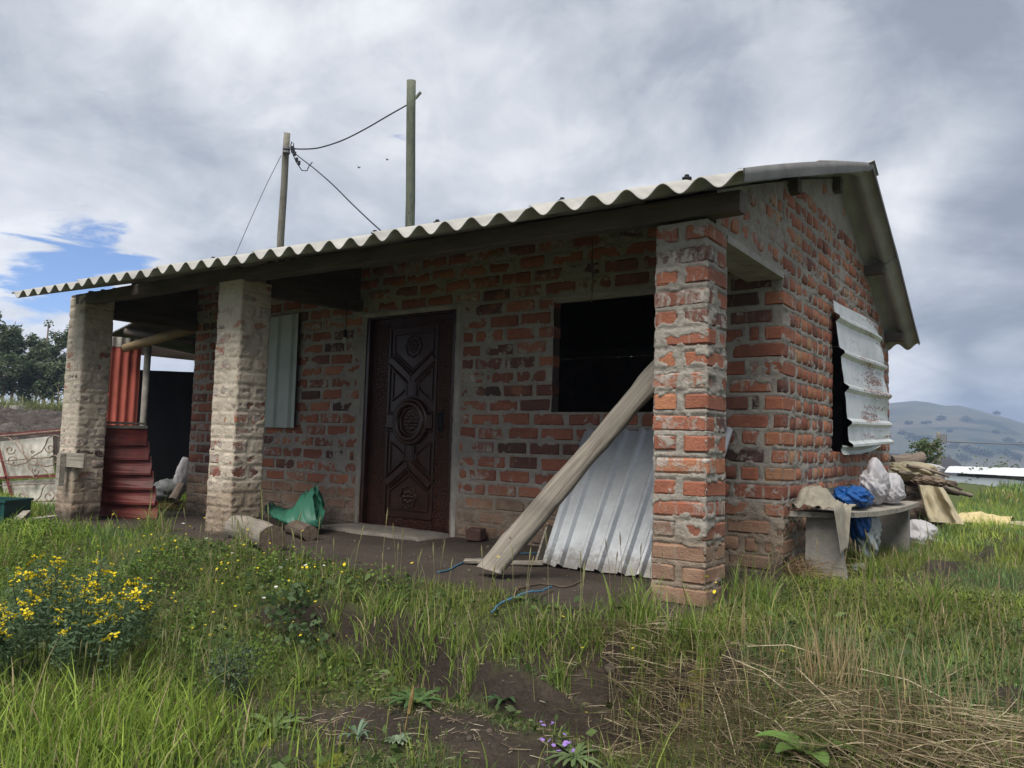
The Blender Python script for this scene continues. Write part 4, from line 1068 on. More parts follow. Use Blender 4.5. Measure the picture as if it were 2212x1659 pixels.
for i in range(61):
    s = i/60; P.append([(c0*(1-s)+c1*s)*(1-t)+(c3*(1-s)+c2*s)*t+np.array((0, 0, .018*sin(i*1.05*2))) for t in (0, .3, .6, 1)])
mb.grid(np.array(P)); mb.grid((np.array(P)-np.array((0, 0, .003)))[:, ::-1]); lrel(mb).build('shed_roof', simple('old_zinc', (.10, .10, .10), .8, .4, 4, .3), lean, True)
lrel(MB().bar(lo0+np.array((0, -.9, .10)), lo1+np.array((0, .9, .10)), .08, .22)).build('low_beam', M_BEAMX, lean)
lrel(MB().tube([at(272, 716, x=-8.2), at(420, 740, x=-7.3)], .045, 8)).build('log_beam', M_BEAM, lean, True)
# clutter seen through the bay
crumple('sack', at(358, 1062, x=-7.7), (.16, .2, .14), simple('grey_plastic_sack', (.16, .17, .17), .5, .3, 9, .2), 'dark grey plastic sack on the ground behind the leaning red sheets', 3, 'sack', subdiv=4)
q = at(392, 1035, x=-7.6); crumple('sack', q, (.06, .10, .16), M_WBAG, 'pale plastic sack standing upright at the end of the brick wall', 8, 'sack', subdiv=4, spikes=((0, .4, 1, .8, 5),))
a_, b_ = at(373, 1082, x=-7.4), at(392, 1048, x=-7.5); log('log', a_, b_, .06, M_LOG, 'short pale rough log between the sacks in left bay')
def straw(name, c, rx, ry, n, hgt, mtl, cols, seed, label=None, cat=None, kind=None, lmin=.15, lmax=.4, wdt=.003, flat=.35, follow=True):
    r = np.random.default_rng(seed); V = []; F = []; C = []
    th = r.uniform(0, 2*pi, n); rad_ = np.sqrt(r.random(n)); x = c[0]+rx*rad_*np.cos(th); y = c[1]+ry*rad_*np.sin(th); zb = height(x, y) if follow else np.full(n, c[2])
    az = r.uniform(0, 2*pi, n); el_ = np.abs(r.normal(0, flat, n)); Ln = r.uniform(lmin, lmax, n); h0 = r.random(n)*hgt*(1-rad_*.7)
    cb_ = np.array(cols)[r.integers(0, len(cols), n)]*r.uniform(.7, 1.25, (n, 1))
    k = 4; T_ = np.linspace(0, 1, k)
    d = np.stack([np.cos(az)*np.cos(el_), np.sin(az)*np.cos(el_), np.sin(el_)], -1); sd_ = np.stack([-np.sin(az), np.cos(az), 0*az], -1)
    bendv = r.normal(0, .12, (n, 1))*sd_
    base = np.stack([x, y, zb+h0+.005], -1)
    pts = []
    for t in T_:
        cpt = base+d*(Ln*t)[:, None]+bendv*(t*t)*Ln[:, None]*2-np.array([0, 0, 1])*(Ln*t*t*el_*.5)[:, None]
        wv = wdt*(1-.5*t); up = np.array([0, 0, 1.])
        pts.append(cpt-(sd_*.6+up*.6)*wv); pts.append(cpt+(sd_*.6+up*.6)*wv)
    V = np.stack(pts, 1).reshape(-1, 3); b0 = np.arange(n)*2*k
    F = np.concatenate([np.stack([b0+2*i, b0+2*i+1, b0+2*i+3, b0+2*i+2], -1) for i in range(k-1)])
    return add(name, mesh_np(name, V, F, False, np.repeat(cb_, 2*k, 0)), mtl, None, None, kind, label, cat)
STRAWC = [(.42, .33, .20), (.30, .22, .13), (.50, .42, .28), (.20, .14, .09)]
hx = at(375, 1098, z=-.1); straw('hay_heap', hx, .22, .35, 900, .10, M_LEAF, [(.22, .16, .07), (.14, .09, .045)], 5, 'small heap of brown hay on the floor of the left bay', 'hay', None, .08, .25)

# ------------------------------------------------------------------ wrought iron gate with white sheets, at the left
M_IRON = simple('rusty_white_iron', (.26, .20, .16), .7, .6, 22, .3, c2=(.07, .035, .025)); M_IRONR = simple('red_oxide_iron', (.14, .035, .03), .7, .4, 9, .2)
M_WSHEET = simple('peeling_white_sheet', (.62, .60, .54), .6, .25, 6, .3, c2=(.30, .27, .22))
gy0 = .60
gate = thing('iron_gate', 'old scrollwork iron gate leaning beside the left pillar', 'gate', (-9.3, gy0, -.1))
def G(px, py, dy=0): return at(px, py, y=gy0+dy)-np.array((-9.3, gy0, -.1))
mb = MB()
for a_, b_, r_ in (((-60, 948), (135, 930), .012), ((-60, 1002), (135, 985), .007), ((-60, 1052), (135, 1043), .007), ((-60, 1086), (135, 1082), .008), ((-60, 1101), (135, 1098), .007)): mb.tube([G(*a_), G(*b_)], r_, 6)
mb.build('rail', M_IRON, gate)
mb = MB(); mb.bar(G(-5, 960), G(33, 1100), .04, .02, up=(0, 1, 0)); mb.bar(G(-60, 1035), G(135, 1027), .035, .02, up=(0, 1, 0)); mb.build('frame_bar', M_IRONR, gate)
def spiral(pts): return pts
def scroll(cx, cy, R, a0, turns, sgn, tail):
    """spiral end in pixels-of-plane units then a tail"""
    o = []
    for i in range(22):
        t = i/21; a = a0+sgn*turns*2*pi*t; r_ = R*(.25+.75*t); o.append((cx+r_*cos(a), cy+r_*sin(a)))
    return o+tail
scs = [scroll(108, 968, 11, 2.5, 1.1, 1, []), scroll(22, 972, 11, .5, 1.1, -1, []), scroll(118, 993, 11, 3.5, 1.0, -1, []), scroll(26, 997, 12, 5.8, 1.0, 1, []), scroll(70, 977, 4, 0, 1, 1, []), scroll(70, 988, 4, 0, 1, -1, []),
       scroll(78, 1018, 9, 2.5, 1.2, 1, []), scroll(70, 1032, 8, .5, 1.1, -1, []), scroll(45, 1072, 12, 3, 1, 1, []), scroll(105, 1072, 12, 0, 1, -1, [])]
curves = [[(8, 945), (20, 946), (34, 958), (44, 975), (60, 990), (80, 1000), (100, 1008), (116, 1004), (128, 990)], [(133, 945), (118, 940), (104, 946), (98, 962), (90, 975), (74, 984), (56, 1000), (30, 1006), (10, 1000)],
          [(36, 948), (46, 962), (54, 985), (62, 1010), (72, 1022)], [(64, 1004), (86, 1004), (100, 1018), (112, 1034)], [(100, 1045), (92, 1056), (88, 1072), (76, 1084), (60, 1076), (50, 1060)], [(20, 1060), (10, 1070), (24, 1084)],
          [(112, 1058), (118, 1066), (128, 1082)]]
for s_ in scs+curves:
    mb = MB(); mb.tube([G(*p, dy=-.012) for p in s_], .0075, 5); mb.build('scroll', M_IRON, gate, True)
ws = thing('white_sheet_panel', 'peeling white metal panels standing behind the scrollwork gate', 'metal panel', (-9.3, gy0+.1, -.1))
def ws_(pts, off, nm):
    q = [at(*p, y=gy0+off)-np.array((-9.3, gy0+.1, -.1)) for p in pts]; P = np.zeros((12, 6, 3))
    for i in range(12):
        for j in range(6):
            s, t = i/11, j/5; P[i, j] = (q[0]*(1-s)+q[1]*s)*(1-t)+(q[3]*(1-s)+q[2]*s)*t+np.array((0, (vn(i*.7, j*.9, off*30)-.5)*.03, 0))
    mb = MB(); mb.grid(P); mb.grid((P+np.array((0, .004, 0)))[:, ::-1]); mb.build(nm, M_WSHEET, ws, True)
ws_([(-60, 960), (112, 942), (118, 1022), (-50, 1040)], .06, 'sheet'); ws_([(5, 1040), (150, 1032), (150, 1100), (20, 1110)], .05, 'sheet')
mb = MB(); mb.bar(at(-60, 945, y=gy0+.12)-np.array((-9.3, gy0+.1, -.1)), at(150, 929, y=gy0+.12)-np.array((-9.3, gy0+.1, -.1)), .04, .05); mb.build('top_rail', M_IRONR, ws)
mb = MB(); mb.bar(at(118, 940, y=gy0+.1)-np.array((-9.3, gy0+.1, -.1)), at(126, 1030, y=gy0+.1)-np.array((-9.3, gy0+.1, -.1)), .03, .05); mb.build('end_post', M_BEAM, ws)
# green crate and boards in the grass
cr_ = thing('plastic_crate', 'dark green plastic crate in the grass at the left edge', 'crate', tuple(at(-5, 1130, z=-.13)))
mcr = simple('green_plastic_crate', (.012, .06, .055), .5, .2, 6, .1)
def hollow(w_, d_, h_, t_):
    mb = MB(); mb.box((-w_/2, -d_/2, 0), (w_/2, d_/2, t_)); mb.box((-w_/2, -d_/2, t_), (w_/2, -d_/2+t_, h_)); mb.box((-w_/2, d_/2-t_, t_), (w_/2, d_/2, h_)); mb.box((-w_/2, -d_/2+t_, t_), (-w_/2+t_, d_/2-t_, h_)); mb.box((w_/2-t_, -d_/2+t_, t_), (w_/2, d_/2-t_, h_)); return mb
hollow(.42, .36, .24, .012).build('tub', mcr, cr_)
mb = MB(); mb.box((-.225, -.195, .225), (.225, -.180, .25)); mb.box((-.225, .18, .225), (.225, .195, .25)); mb.box((-.225, -.18, .225), (-.21, .18, .25)); mb.box((.21, -.18, .225), (.225, .18, .25))
for i in range(5): mb.box((-.17+i*.08, -.186, .02), (-.155+i*.08, -.1795, .225))
mb.build('rim', mcr, cr_); cr_.rotation_euler = (0, 0, .5)
p = at(62, 1112, z=-.05); q = at(40, 1128, z=-.06)
mb = MB().bar(at(36, 1126, z=-.05), at(58, 1106, z=-.0), .07, .03, jit=.003); mb.build('grey_board', M_GREYW, None, label='short grey board propped on the green crate at left', cat='board')
mb = MB().bar(at(44, 1126, z=-.08), at(128, 1116, z=-.08), .09, .035, jit=.003); mb.build('grey_board', M_GREYW, None, label='long grey board lying flat in grass left of the left pillar', cat='board')

# ------------------------------------------------------------------ right side: bench, sacks, firewood
bench = thing('bench', 'rough plank bench on concrete slab legs along the right wall', 'bench', (.3, 2.2, 0))
bo = np.array((.3, 2.2, 0))
n0, n1, f0, f1 = at(1706, 1104, z=.43), at(1800, 1108, z=.43), at(1958, 1082, z=.43), at(1985, 1084, z=.43)
P = np.zeros((4, 12, 3)); 
for j in range(12):
    t = j/11; a_ = n0*(1-t)+f0*t; b_ = n1*(1-t)+f1*t+np.array((.05*sin(pi*t), 0, -.02*sin(pi*t)))
    for i in range(4): P[i, j] = a_*(1-i/3)+b_*(i/3)+np.array((random.uniform(-.004, .004), 0, random.uniform(-.002, .002)))-bo
mb = MB(); mb.grid(P); Q = P-np.array((0, 0, .035)); b0_ = mb.n; mb.grid(Q[:, ::-1])
nx_, ny_ = 4, 12; bd = [(0, j) for j in range(ny_)]+[(i, ny_-1) for i in range(1, nx_)]+[(nx_-1, j) for j in range(ny_-2, -1, -1)]+[(i, 0) for i in range(nx_-2, 0, -1)]
for a_, b_ in zip(bd, bd[1:]+bd[:1]): mb.f.append([a_[0]*ny_+a_[1], b_[0]*ny_+b_[1], b0_+b_[0]*ny_+ny_-1-b_[1], b0_+a_[0]*ny_+ny_-1-a_[1]])
mb.build('seat', M_GREYW, bench)
sl = at(1765, 1110, z=.39); sr = at(1850, 1112, z=.39)

cx_, cy_ = n1[0]-.07, n1[1]+.06
mb = MB(); v = []
for (dx, dy, z) in ((-.12, -.03, -.1), (.15, -.03, -.1), (.15, .05, -.1), (-.12, .05, -.1), (-.11, -.03, .394), (.08, -.03, .394), (.08, .05, .394), (-.11, .05, .394)): v.append((cx_+dx-bo[0], cy_+dy-bo[1], z))
mb.raw(v, [(0, 3, 2, 1), (4, 5, 6, 7), (0, 1, 5, 4), (1, 2, 6, 5), (2, 3, 7, 6), (3, 0, 4, 7)]); mb.build('leg', M_CONC, bench)
mb = MB().box((cx_-.30-bo[0], cy_-bo[1]+.05, -.1), (cx_-.22-bo[0], cy_+.25-bo[1], .39)); mb.build('leg', M_CONC, bench)
mb = MB().box((.22-bo[0], 3.3-bo[1], -.1), (.46-bo[0], 3.4-bo[1], .385)); mb.build('leg', M_CONC, bench)
bz = .435
# cloth draped over the near end
def cloth():
    P = np.zeros((34, 30, 3)); a0_ = at(1722, 1100, z=bz); a1_ = at(1832, 1100, z=bz)
    for i in range(34):
        for j in range(30):
            s, t = i/33, j/29
            x = n0[0]+.01+.33*s; y = n0[1]-.02+.42*t
            hump = .12*np.exp(-(((s-.3)/.3)**4+((t-.5)/.36)**4))+.035*np.exp(-(((s-.7)/.2)**2+((t-.4)/.3)**2))
            fold = .04*(1-abs(fbm(s*3+t, t*4-s, 1.4, 3, 21)*2-1)*1.6)
            z = bz+.008+hump+fold
            if s > .82 and t < .8: z = z-(s-.82)*1.5*sst(.8-t, 0, .3); x = x-(s-.82)*.12
            P[i, j] = (x, y, max(z, bz+.003) if s <= .82 else z)
    mb = MB(); mb.grid(P); mb.grid((P-np.array((0, 0, .004)))[:, ::-1]); mb.build('dirty_cloth', M_CLOTH, None, True, label='crumpled dirty beige cloth on the near end of the bench', cat='cloth')
cloth()
bk = at(1806, 1082, y=2.15)
bkt = thing('bucket', 'dark grey bucket lying on its side between cloth and blue sack', 'bucket', tuple(bk))
mb = MB(); mb.tube([(0, -.13, 0), (0, .0, .01), (0, .12, .02)], [.075, .09, .105], 16, cap=False); mb.tube([(0, .12, .02), (0, .0, .01), (0, -.125, .0)], [.100, .086, .072], 16, cap=False); mb.tube([(0, -.13, 0), (0, -.126, 0)], .075, 16); mb.build('body', simple('dark_plastic', (.05, .055, .055), .5, .2, 9, .1), bkt, True)
mb = MB(); mb.tube([(0, .105, .019), (0, .13, .02)], [.112, .112], 16); mb.build('rim', simple('dark_plastic_rim', (.06, .065, .065), .5, .2, 9, .1), bkt); bkt.rotation_euler = (0, 0, -.9)
def on(px, py, z):
    c0_, c1_ = (n0+n1)/2, (f0+f1)/2; best = None
    for t in np.linspace(0, 1, 200):
        p = c0_*(1-t)+c1_*t-CAM; x_ = PW/2+FPX*(p@_r)/(p@_F)
        if best is None or abs(x_-px) < best[0]: best = (abs(x_-px), t)
    p = c0_*(1-best[1])+c1_*best[1]; return np.array((p[0]-.02, p[1], z))
crumple('blue_sack', on(1845, 1075, bz+.07), (.11, .24, .075), M_BLUE, 'bright blue woven sack lying on the bench', 12, 'sack', .45, bz+.004, spikes=((.3, 1, -.4, .5, 4),))
crumple('blue_sack_end', on(1862, 1122, .30), (.07, .14, .14), M_BLUE, 'blue woven sack hanging below the bench', 14, 'sack', .4)
crumple('clear_bag', on(1880, 1128, .22), (.08, .20, .17), M_CLEAR, 'clear greyish plastic bag hanging under the bench', 19, 'plastic bag', .55)
crumple('white_sack', on(1893, 1065, bz+.13), (.09, .16, .12), M_WBAG, 'white woven sack with pointed top on the bench behind blue sack', 22, 'sack', .45, bz+.004, spikes=((.1, -.2, 1, .8, 9), (.4, .1, .2, .25, 3)))
crumple('white_sack', on(1925, 1072, bz+.08), (.10, .20, .10), M_WBAG, 'low white woven sack with frayed edge at the far end of bench', 27, 'sack', .45, bz+.004, spikes=((.2, .2, .7, .5, 6),))
wb = gat(1975, 1170); crumple('white_bag', (wb[0], wb[1]+.1, wb[2]+.05), (.17, .30, .12), M_WBAG, 'white plastic bag lying alone on the grass by the firewood', 31, 'plastic bag', .4, wb[2]-.02)
cb2 = gat(1857, 1232); crumple('plastic_scrap', (cb2[0], cb2[1], cb2[2]+.02), (.05, .07, .03), M_CLEAR, 'small scrap of clear plastic in grass right of bench leg', 33, 'plastic scrap', .6, subdiv=3)
# firewood pile
FW = [((2037, 1097), (1935, 1100), .16, .105, M_LOG, 'thick split log lowest in the firewood pile under the bench end'),
      ((1984, 1090), (1888, 1070), .40, .095, M_LOGD, 'dark log jutting from middle of the firewood pile'),
      ((1948, 1058), (2030, 1066), .55, .07, M_LOG, 'forked barky log across the middle of the firewood pile'),
      ((1905, 1032), (2040, 1050), .62, .075, M_LOG, 'long pale log across the upper firewood pile'),
      ((1900, 1016), (1985, 1020), .72, .07, M_LOGD, 'dark log beneath the cream cloth on the firewood pile'),
      ((1923, 998), (1992, 988), .88, .075, M_LOG, 'topmost log with round dark cut end on the firewood pile'),
      ((1906, 1012), (1932, 1000), .80, .05, M_LOGD, 'small dark log with black end left of the topmost log'),
      ((1985, 1030), (2062, 1046), .62, .045, M_LOGD, 'thin dark split log at right of upper firewood pile'),
      ((1990, 1042), (2070, 1064), .52, .045, M_LOGD, 'thin split log below the others at the pile right end'),
      ((2030, 1050), (2098, 1070), .45, .028, M_LOG, 'long pointed pale splinter jutting right from the firewood pile'),
      ((1930, 1110), (2030, 1120), .08, .085, M_LOGD, 'dark log resting on the ground at the base of firewood pile'),
      ((1900, 1050), (1975, 1056), .50, .06, M_LOGD, 'shadowed log behind the white sacks in the firewood pile')]
for (a_, b_, z, r_, m_, lb) in FW:
    yy = 5.62 if z > .3 else 5.3
    A_ = at(*a_, y=yy+random.uniform(-.1, .15)); B_ = at(*b_, y=yy+.35+random.uniform(-.1, .3)); sw = random.random() < .5
    log('firewood_log', A_, B_, r_, m_, lb, 'firewood logs piled at the house corner', 'log', .85, 10, .08, bend=random.uniform(-.02, .02))
for k, (a_, b_, z_, lb) in enumerate((((1960, 1006), (2050, 1030), .02, 'thin dark stick on top of the firewood beside cream cloth'), ((1985, 1026), (2078, 1058), .018, 'thin crooked stick sloping right over the firewood pile'), ((1900, 1042), (2000, 1064), .02, 'thin stick wedged in the middle of the firewood pile'), ((1990, 1060), (2050, 1100), .018, 'stick sloping down behind the cream tarp'), ((1940, 1020), (2005, 1040), .025, 'short stick under the cream cloth bundle'))):
    log('stick', at(*a_, y=5.35), at(*b_, y=5.7), z_, M_LOGD if k % 2 else M_LOG, lb, 'sticks on the firewood pile', 'stick', .6, 6, .12, bend=.03)
crumple('brown_rag', at(2010, 1040, y=5.4), (.16, .15, .05), simple('brown_rag', (.20, .15, .11), .9, .3, 12, .4), 'brown rag lying across the right part of the firewood', 46, 'rag', .5)
crumple('pale_rag', at(1990, 1012, y=5.9), (.20, .2, .05), M_WBAG, 'pale torn rag at the top right of firewood pile', 47, 'rag', .5)
# grey pipe and rolled cloth leaning at the wall
mb = MB(); a_, b_ = at(1893, 1012, y=5.2), at(1912, 985, y=5.35); mb.tube([a_, b_], .065, 14, cap=False); mb.tube([b_, a_], .058, 14, cap=False); mb.build('pipe', simple('grey_pipe', (.25, .25, .24), .6, .2, 7, .1), None, True, label='short grey pipe leaning on the wall above the firewood', cat='pipe')
crumple('beige_cloth', at(1884, 1008, y=5.15), (.07, .12, .17), M_TARPC, 'beige cloth bundle hanging at the wall beside the grey pipe', 41, 'cloth', .4)
crumple('cream_cloth', at(1965, 1018, y=5.7), (.27, .25, .10), M_TARPC, 'cream cloth bundle on top of the firewood pile', 44, 'cloth', .35)
# cream tarp hanging down and along the ground
P = np.zeros((22, 26, 3)); top = [(1988, 1052), (2030, 1052)]
yT = 5.15
for i in range(22):
    s = i/21
    for j in range(26):
        t = j/25
        a_ = at(1982+56*s, 1046+6*s, y=yT); b_ = at(2005+78*s, 1126+6*s, y=yT-.2)
        w_ = fbm(s*3.5, t*1.3, 1.6, 3, 51)-.5
        P[i, j] = a_*(1-t)+b_*t+np.array((w_*.05, -w_*.22-.06*sin(9*s), 0))+np.array((0, 0, .03*(1-t)*w_))
mb = MB(); mb.grid(P); mb.grid((P+np.array((0, .004, 0)))[:, ::-1]); mb.build('cream_tarp', M_TARPC, None, True, label='cream tarp draped down over the right end of the firewood', cat='tarp')
g0, g1 = gat(2050, 1135), gat(2185, 1140)
P = np.zeros((40, 14, 3))
for i in range(40):
    s = i/39; c_ = g0*(1-s)+g1*s
    for j in range(14):
        t = j/13-.5; w_ = fbm(s*5, t*2+3, 1.5, 3, 61)-.5
        x_, y_ = c_[0]+t*.04, c_[1]+t*(.75-.1*s)+.3; P[i, j] = (x_, y_, float(height(c_[0], c_[1]))+.11*(1-(2*t)**2)+w_*.02+.01)
mb = MB(); mb.grid(P); mb.grid((P-np.array((0, 0, .004)))[:, ::-1]); mb.build('foam_roll', M_TARPY, None, True, label='pale yellow foam sheet lying on the grass right of the firewood', cat='foam sheet')
e_ = gat(2212, 1145); crumple('cream_scrap', (e_[0]+.15, e_[1]+.3, e_[2]+.02), (.45, .25, .06), M_TARPC, 'cream cloth scrap on the grass at the right edge', 63, 'cloth', .4, subdiv=4)
# plastic greenhouse tunnel far down the lawn
gh = thing('greenhouse_tunnel', 'low white plastic greenhouse roof beyond the grass at the right', 'greenhouse', (1.5, 27, -.6))
g_ = np.array((1.5, 27, -.6)); a0_ = at(2040, 1022, y=33); b0_ = at(2300, 1036, y=24)
def strip(pa, pb, dz0, dz1, dy, nm, mtl):
    P = np.zeros((30, 5, 3))
    for i in range(30):
        c_ = pa*(1-i/29)+pb*(i/29)
        for j in range(5): t = j/4; P[i, j] = c_+np.array((0, dy*t, dz0+(dz1-dz0)*sin(t*pi/2)+.015*(vn(i*.8, j, 4)-.5)))-g_
    mb = MB(); mb.grid(P); mb.build(nm, mtl, gh, True)
M_GH = plain('greenhouse_plastic', (.75, .78, .80), .4)
strip(a0_+np.array((0, 0, -1.0)), b0_+np.array((0, 0, -1.0)), 0, .9, .3, 'side_film', M_GH); strip(a0_, b0_, .03, .28, 2.2, 'roof_film', M_GH)
mb = MB(); mb.bar(a0_-g_+np.array((.5, -.05, -.04)), b0_-g_+np.array((0, -.05, -.04)), .06, .14); mb.build('edge_beam', M_BEAM, gh)

# ------------------------------------------------------------------ poles and cables
def pole(name, top, bot, r0, r1, mtl, label, gz):
    d = (np.array(top)-np.array(bot)); base = np.array(bot)-d*((bot[2]-gz)/d[2]); n = 14; mb = MB()
    pts = [tuple((base+(np.array(top)-base)*i/n+np.array((random.uniform(-.006, .006), random.uniform(-.006, .006), 0)))-base) for i in range(n+1)]
    root = thing(name, label, 'utility pole', tuple(base)); mb.tube(pts, [r1+(r0-r1)*i/n for i in range(n+1)], 12, .02); mb.build('shaft', mtl, root, True); return root, base
t1, b1 = at(620, 287, d=14.), at(606, 537, d=14.3); p1_, base1 = pole('utility_pole', t1, b1, .058, .085, M_POLE1, 'shorter grey pole with wire clamps behind the roof', .1)
t2, b2 = at(888.5, 174, d=13.2), at(886, 490, d=13.4); p2_, base2 = pole('utility_pole', t2, b2, .077, .093, M_POLE2, 'taller greenish pole behind the roof', .1)
mb = MB(); a_ = at(897, 213, d=13.2)-base2; b_ = at(909, 199, d=13.15)-base2; mb.bar(a_, b_, .03, .04); mb.build('peg', M_POLE2, p2_)
M_WIRE = plain('black_cable', (.02, .022, .03), .6); M_WIREG = plain('grey_wire', (.18, .18, .19), .5)
mb = MB()
for dz in (0, -.07): c_ = at(619, 321, d=14.)-base1+np.array((0, 0, dz)); mb.tube([c_+np.array((0, 0, -.02)), c_+np.array((0, 0, .02))], .069, 12)
mb.build('clamp', M_WIREG, p1_)
mb = MB()
for (px, py) in ((631, 320), (634, 326), (637, 332), (641, 345), (646, 352)): c_ = at(px, py, d=13.9)-base1; mb = MB(); mb.tube([c_-np.array((0, 0, .035)), c_+np.array((0, 0, .035))], .025, 8); mb.build('insulator', M_WIRE, p1_)
mb = MB(); mb.tube([at(x, y, d=13.9)-base1 for x, y in ((630, 330), (628, 315), (630, 306), (634, 310), (635, 322), (632, 332), (640, 350), (652, 368), (663, 369), (668, 358), (675, 350))], .010, 6); mb.build('loop_cable', M_WIRE, p1_, True)
def cable(pts, d0, d1, r, label, mtl=None, zig=0):
    P = []
    for i in range(len(pts)-1):
        for j in range(8):
            t = j/8; b_, c_ = np.array(pts[i], float), np.array(pts[i+1], float); a_ = np.array(pts[max(i-1, 0)], float); d_ = np.array(pts[min(i+2, len(pts)-1)], float)
            q = .5*((2*b_)+(-a_+c_)*t+(2*a_-5*b_+4*c_-d_)*t*t+(-a_+3*b_-3*c_+d_)*t**3); u = (i+t)/(len(pts)-1); P.append(at(q[0], q[1], d=d0+(d1-d0)*u))
    P.append(at(*pts[-1], d=d1)); mb = MB(); mb.tube(P, r, 6); mb.build('cable', mtl or M_WIRE, None, True, label=label, cat='cable')
cable([(632, 321), (655, 322), (690, 319), (740, 303), (790, 278), (840, 249), (879, 227)], 14, 13.3, .012, 'thick dark cable sagging between the two poles')
cable([(634, 328), (650, 342), (680, 365), (720, 400), (760, 440), (800, 478), (830, 505)], 14, 9.5, .010, 'dark cable running from the short pole down to the roof')
cable([(608, 335), (580, 390), (550, 455), (525, 512), (500, 570)], 14, 14.5, .006, 'thin straight stay wire down left from the short pole', M_WIREG)
# distant pole
tD, bD = at(2027, 933, d=60), at(2030, 1030, d=60.); pd_, baseD = pole('utility_pole', tD, bD, .13, .17, M_POLE1, 'distant pole with small transformer in front of the hills', bD[2]-.5)
mb = MB(); c_ = at(2037, 948, d=60)-baseD; mb.box(c_-np.array((.25, .2, .35)), c_+np.array((.25, .2, .35))); mb.build('transformer', M_WIREG, pd_)
mb = MB(); mb.tube([at(2020, 953, d=60)-baseD, at(2046, 954, d=60)-baseD], .05, 6); mb.build('crossarm', M_POLE1, pd_)
cable([(2046, 954), (2120, 957), (2260, 962)], 60, 70, .05, 'thin cable running right from the distant pole', M_WIREG)
for (px, py, s_) in ((775, 362, .11), (836, 345, .10)):
    c_ = at(px, py, d=30); mb = MB(); mb.raw([(0, -s_, .05), (0, 0, 0), (0, s_, .05), (s_*.5, 0, 0)], [(0, 1, 3), (1, 2, 3)]); mb.tube([(-s_*.6, 0, 0), (0, 0, .0), (s_*.9, 0, 0)], [.005, .03, .008], 5)
    mb.build('bird', M_TARP, None, label='tiny dark bird flying '+('lower left of the pair between the poles' if s_ > .105 else 'upper right of the pair between the poles'), cat='bird', loc=c_)

# ------------------------------------------------------------------ trees
def leaves_np(C, size, cols, r, elong=2.2, droop=.4):
    n = len(C); a = r.uniform(0, 2*pi, n); e = r.normal(-droop, .5, n); d = np.stack([np.cos(a)*np.cos(e), np.sin(a)*np.cos(e), np.sin(e)], -1)
    q = r.normal(0, 1, (n, 3)); s = np.cross(d, q); s /= np.linalg.norm(s, axis=1)[:, None]+1e-9
    Ls = size*r.uniform(.6, 1.4, n)[:, None]; Ws = Ls/elong/2
    V = np.stack([C, C+d*Ls*.5+s*Ws, C+d*Ls, C+d*Ls*.5-s*Ws], 1).reshape(-1, 3); b = np.arange(n)*4
    F = np.stack([b, b+1, b+2, b+3], -1); return V, F, np.repeat(cols, 4, 0)
def tree(base, H, spread, n, label, seed, leaf=.28, name='eucalyptus_tree', colr=((.06, .09, .05), (.13, .165, .085)), airy=1., group='trees beyond the ploughed field', lean_=(0, 0)):
    r = np.random.default_rng(seed); random.seed(seed); root = thing(name, label, 'tree', tuple(base), group)
    tr = MB(); m = 9; pts = [(lean_[0]*t*t*H+.1*sin(3*t+seed), lean_[1]*t*t*H, H*t) for t in np.linspace(0, .96, m)]; tr.tube([(0, 0, -.3)]+pts[1:], [H*.018*(1-.85*i/m)+.012 for i in range(m)], 7)
    ends = []
    for k in range(int(15*airy)):
        t = random.uniform(.22, .95); i = int(t/.96*(m-1)); p = np.array(pts[min(i, m-1)]); a = random.uniform(0, 2*pi); Lb = spread*(1-.55*t)*random.uniform(.6, 1.1); up = random.uniform(.5, 1.1)
        q = p+np.array((cos(a)*Lb, sin(a)*Lb, Lb*up)); md = (p+q)/2+np.array((0, 0, -.1*Lb)); tr.tube([p, md, q], [.05*(1.2-t), .03, .012], 5); ends += [q, md*.4+q*.6, md]
    tr.build('trunk', M_LOG, root, True)
    ends.append(np.array(pts[-1])); ends = np.array(ends); w_ = r.integers(0, len(ends), n)
    cl = ends[w_]; rad_ = spread*.27*(1-.35*cl[:, 2]/H); d = r.normal(0, 1, (n, 3)); d /= np.linalg.norm(d, axis=1)[:, None]; rr_ = r.random(n)**.45
    C = cl+d*(rad_*rr_)[:, None]*np.array((1, 1, .95)); C[:, 2] = np.maximum(C[:, 2], H*.06)
    ct = r.random(len(ends))[w_][:, None]; c0_, c1_ = map(np.array, colr); cc = (c0_*(1-ct)+c1_*ct)*r.uniform(.7, 1.35, (n, 1))
    V, F, CC = leaves_np(C, leaf, cc, r); add('crown', mesh_np('crown', V, F, False, CC), M_LEAF, root, kind='stuff'); return root
def gz(p): return (p[0], p[1], float(height(p[0], p[1]))-.05)
TR = [((-45, 885), 44, 6.6, 2.3, 5000, 'tall bushy eucalyptus at the left edge of the photo', 1.), ((22, 885), 44, 5.7, 1.7, 4500, 'rounded eucalyptus second from the left edge', 1.), ((58, 885), 46, 5.6, 1.6, 4200, 'dense dark eucalyptus in the middle of the tree row', 1.),
      ((92, 888), 50, 7.2, 1.35, 1500, 'tall thin see-through eucalyptus rising above the row', .8), ((113, 888), 46, 5.5, 1.5, 3000, 'bushy eucalyptus just left of the brick pillar', 1.), ((140, 888), 45, 6.1, 1.7, 3400, 'eucalyptus half hidden by the left pillar', 1.),
      ((75, 890), 43, 3.4, 1.5, 2600, 'low leafy sapling before the tree row', 1.), ((2, 890), 42, 3.6, 1.6, 2600, 'low dark bush under the leftmost eucalyptus', 1.), ((122, 890), 43, 3.3, 1.3, 2400, 'low shrub before the pillar end of the tree row', 1.)]
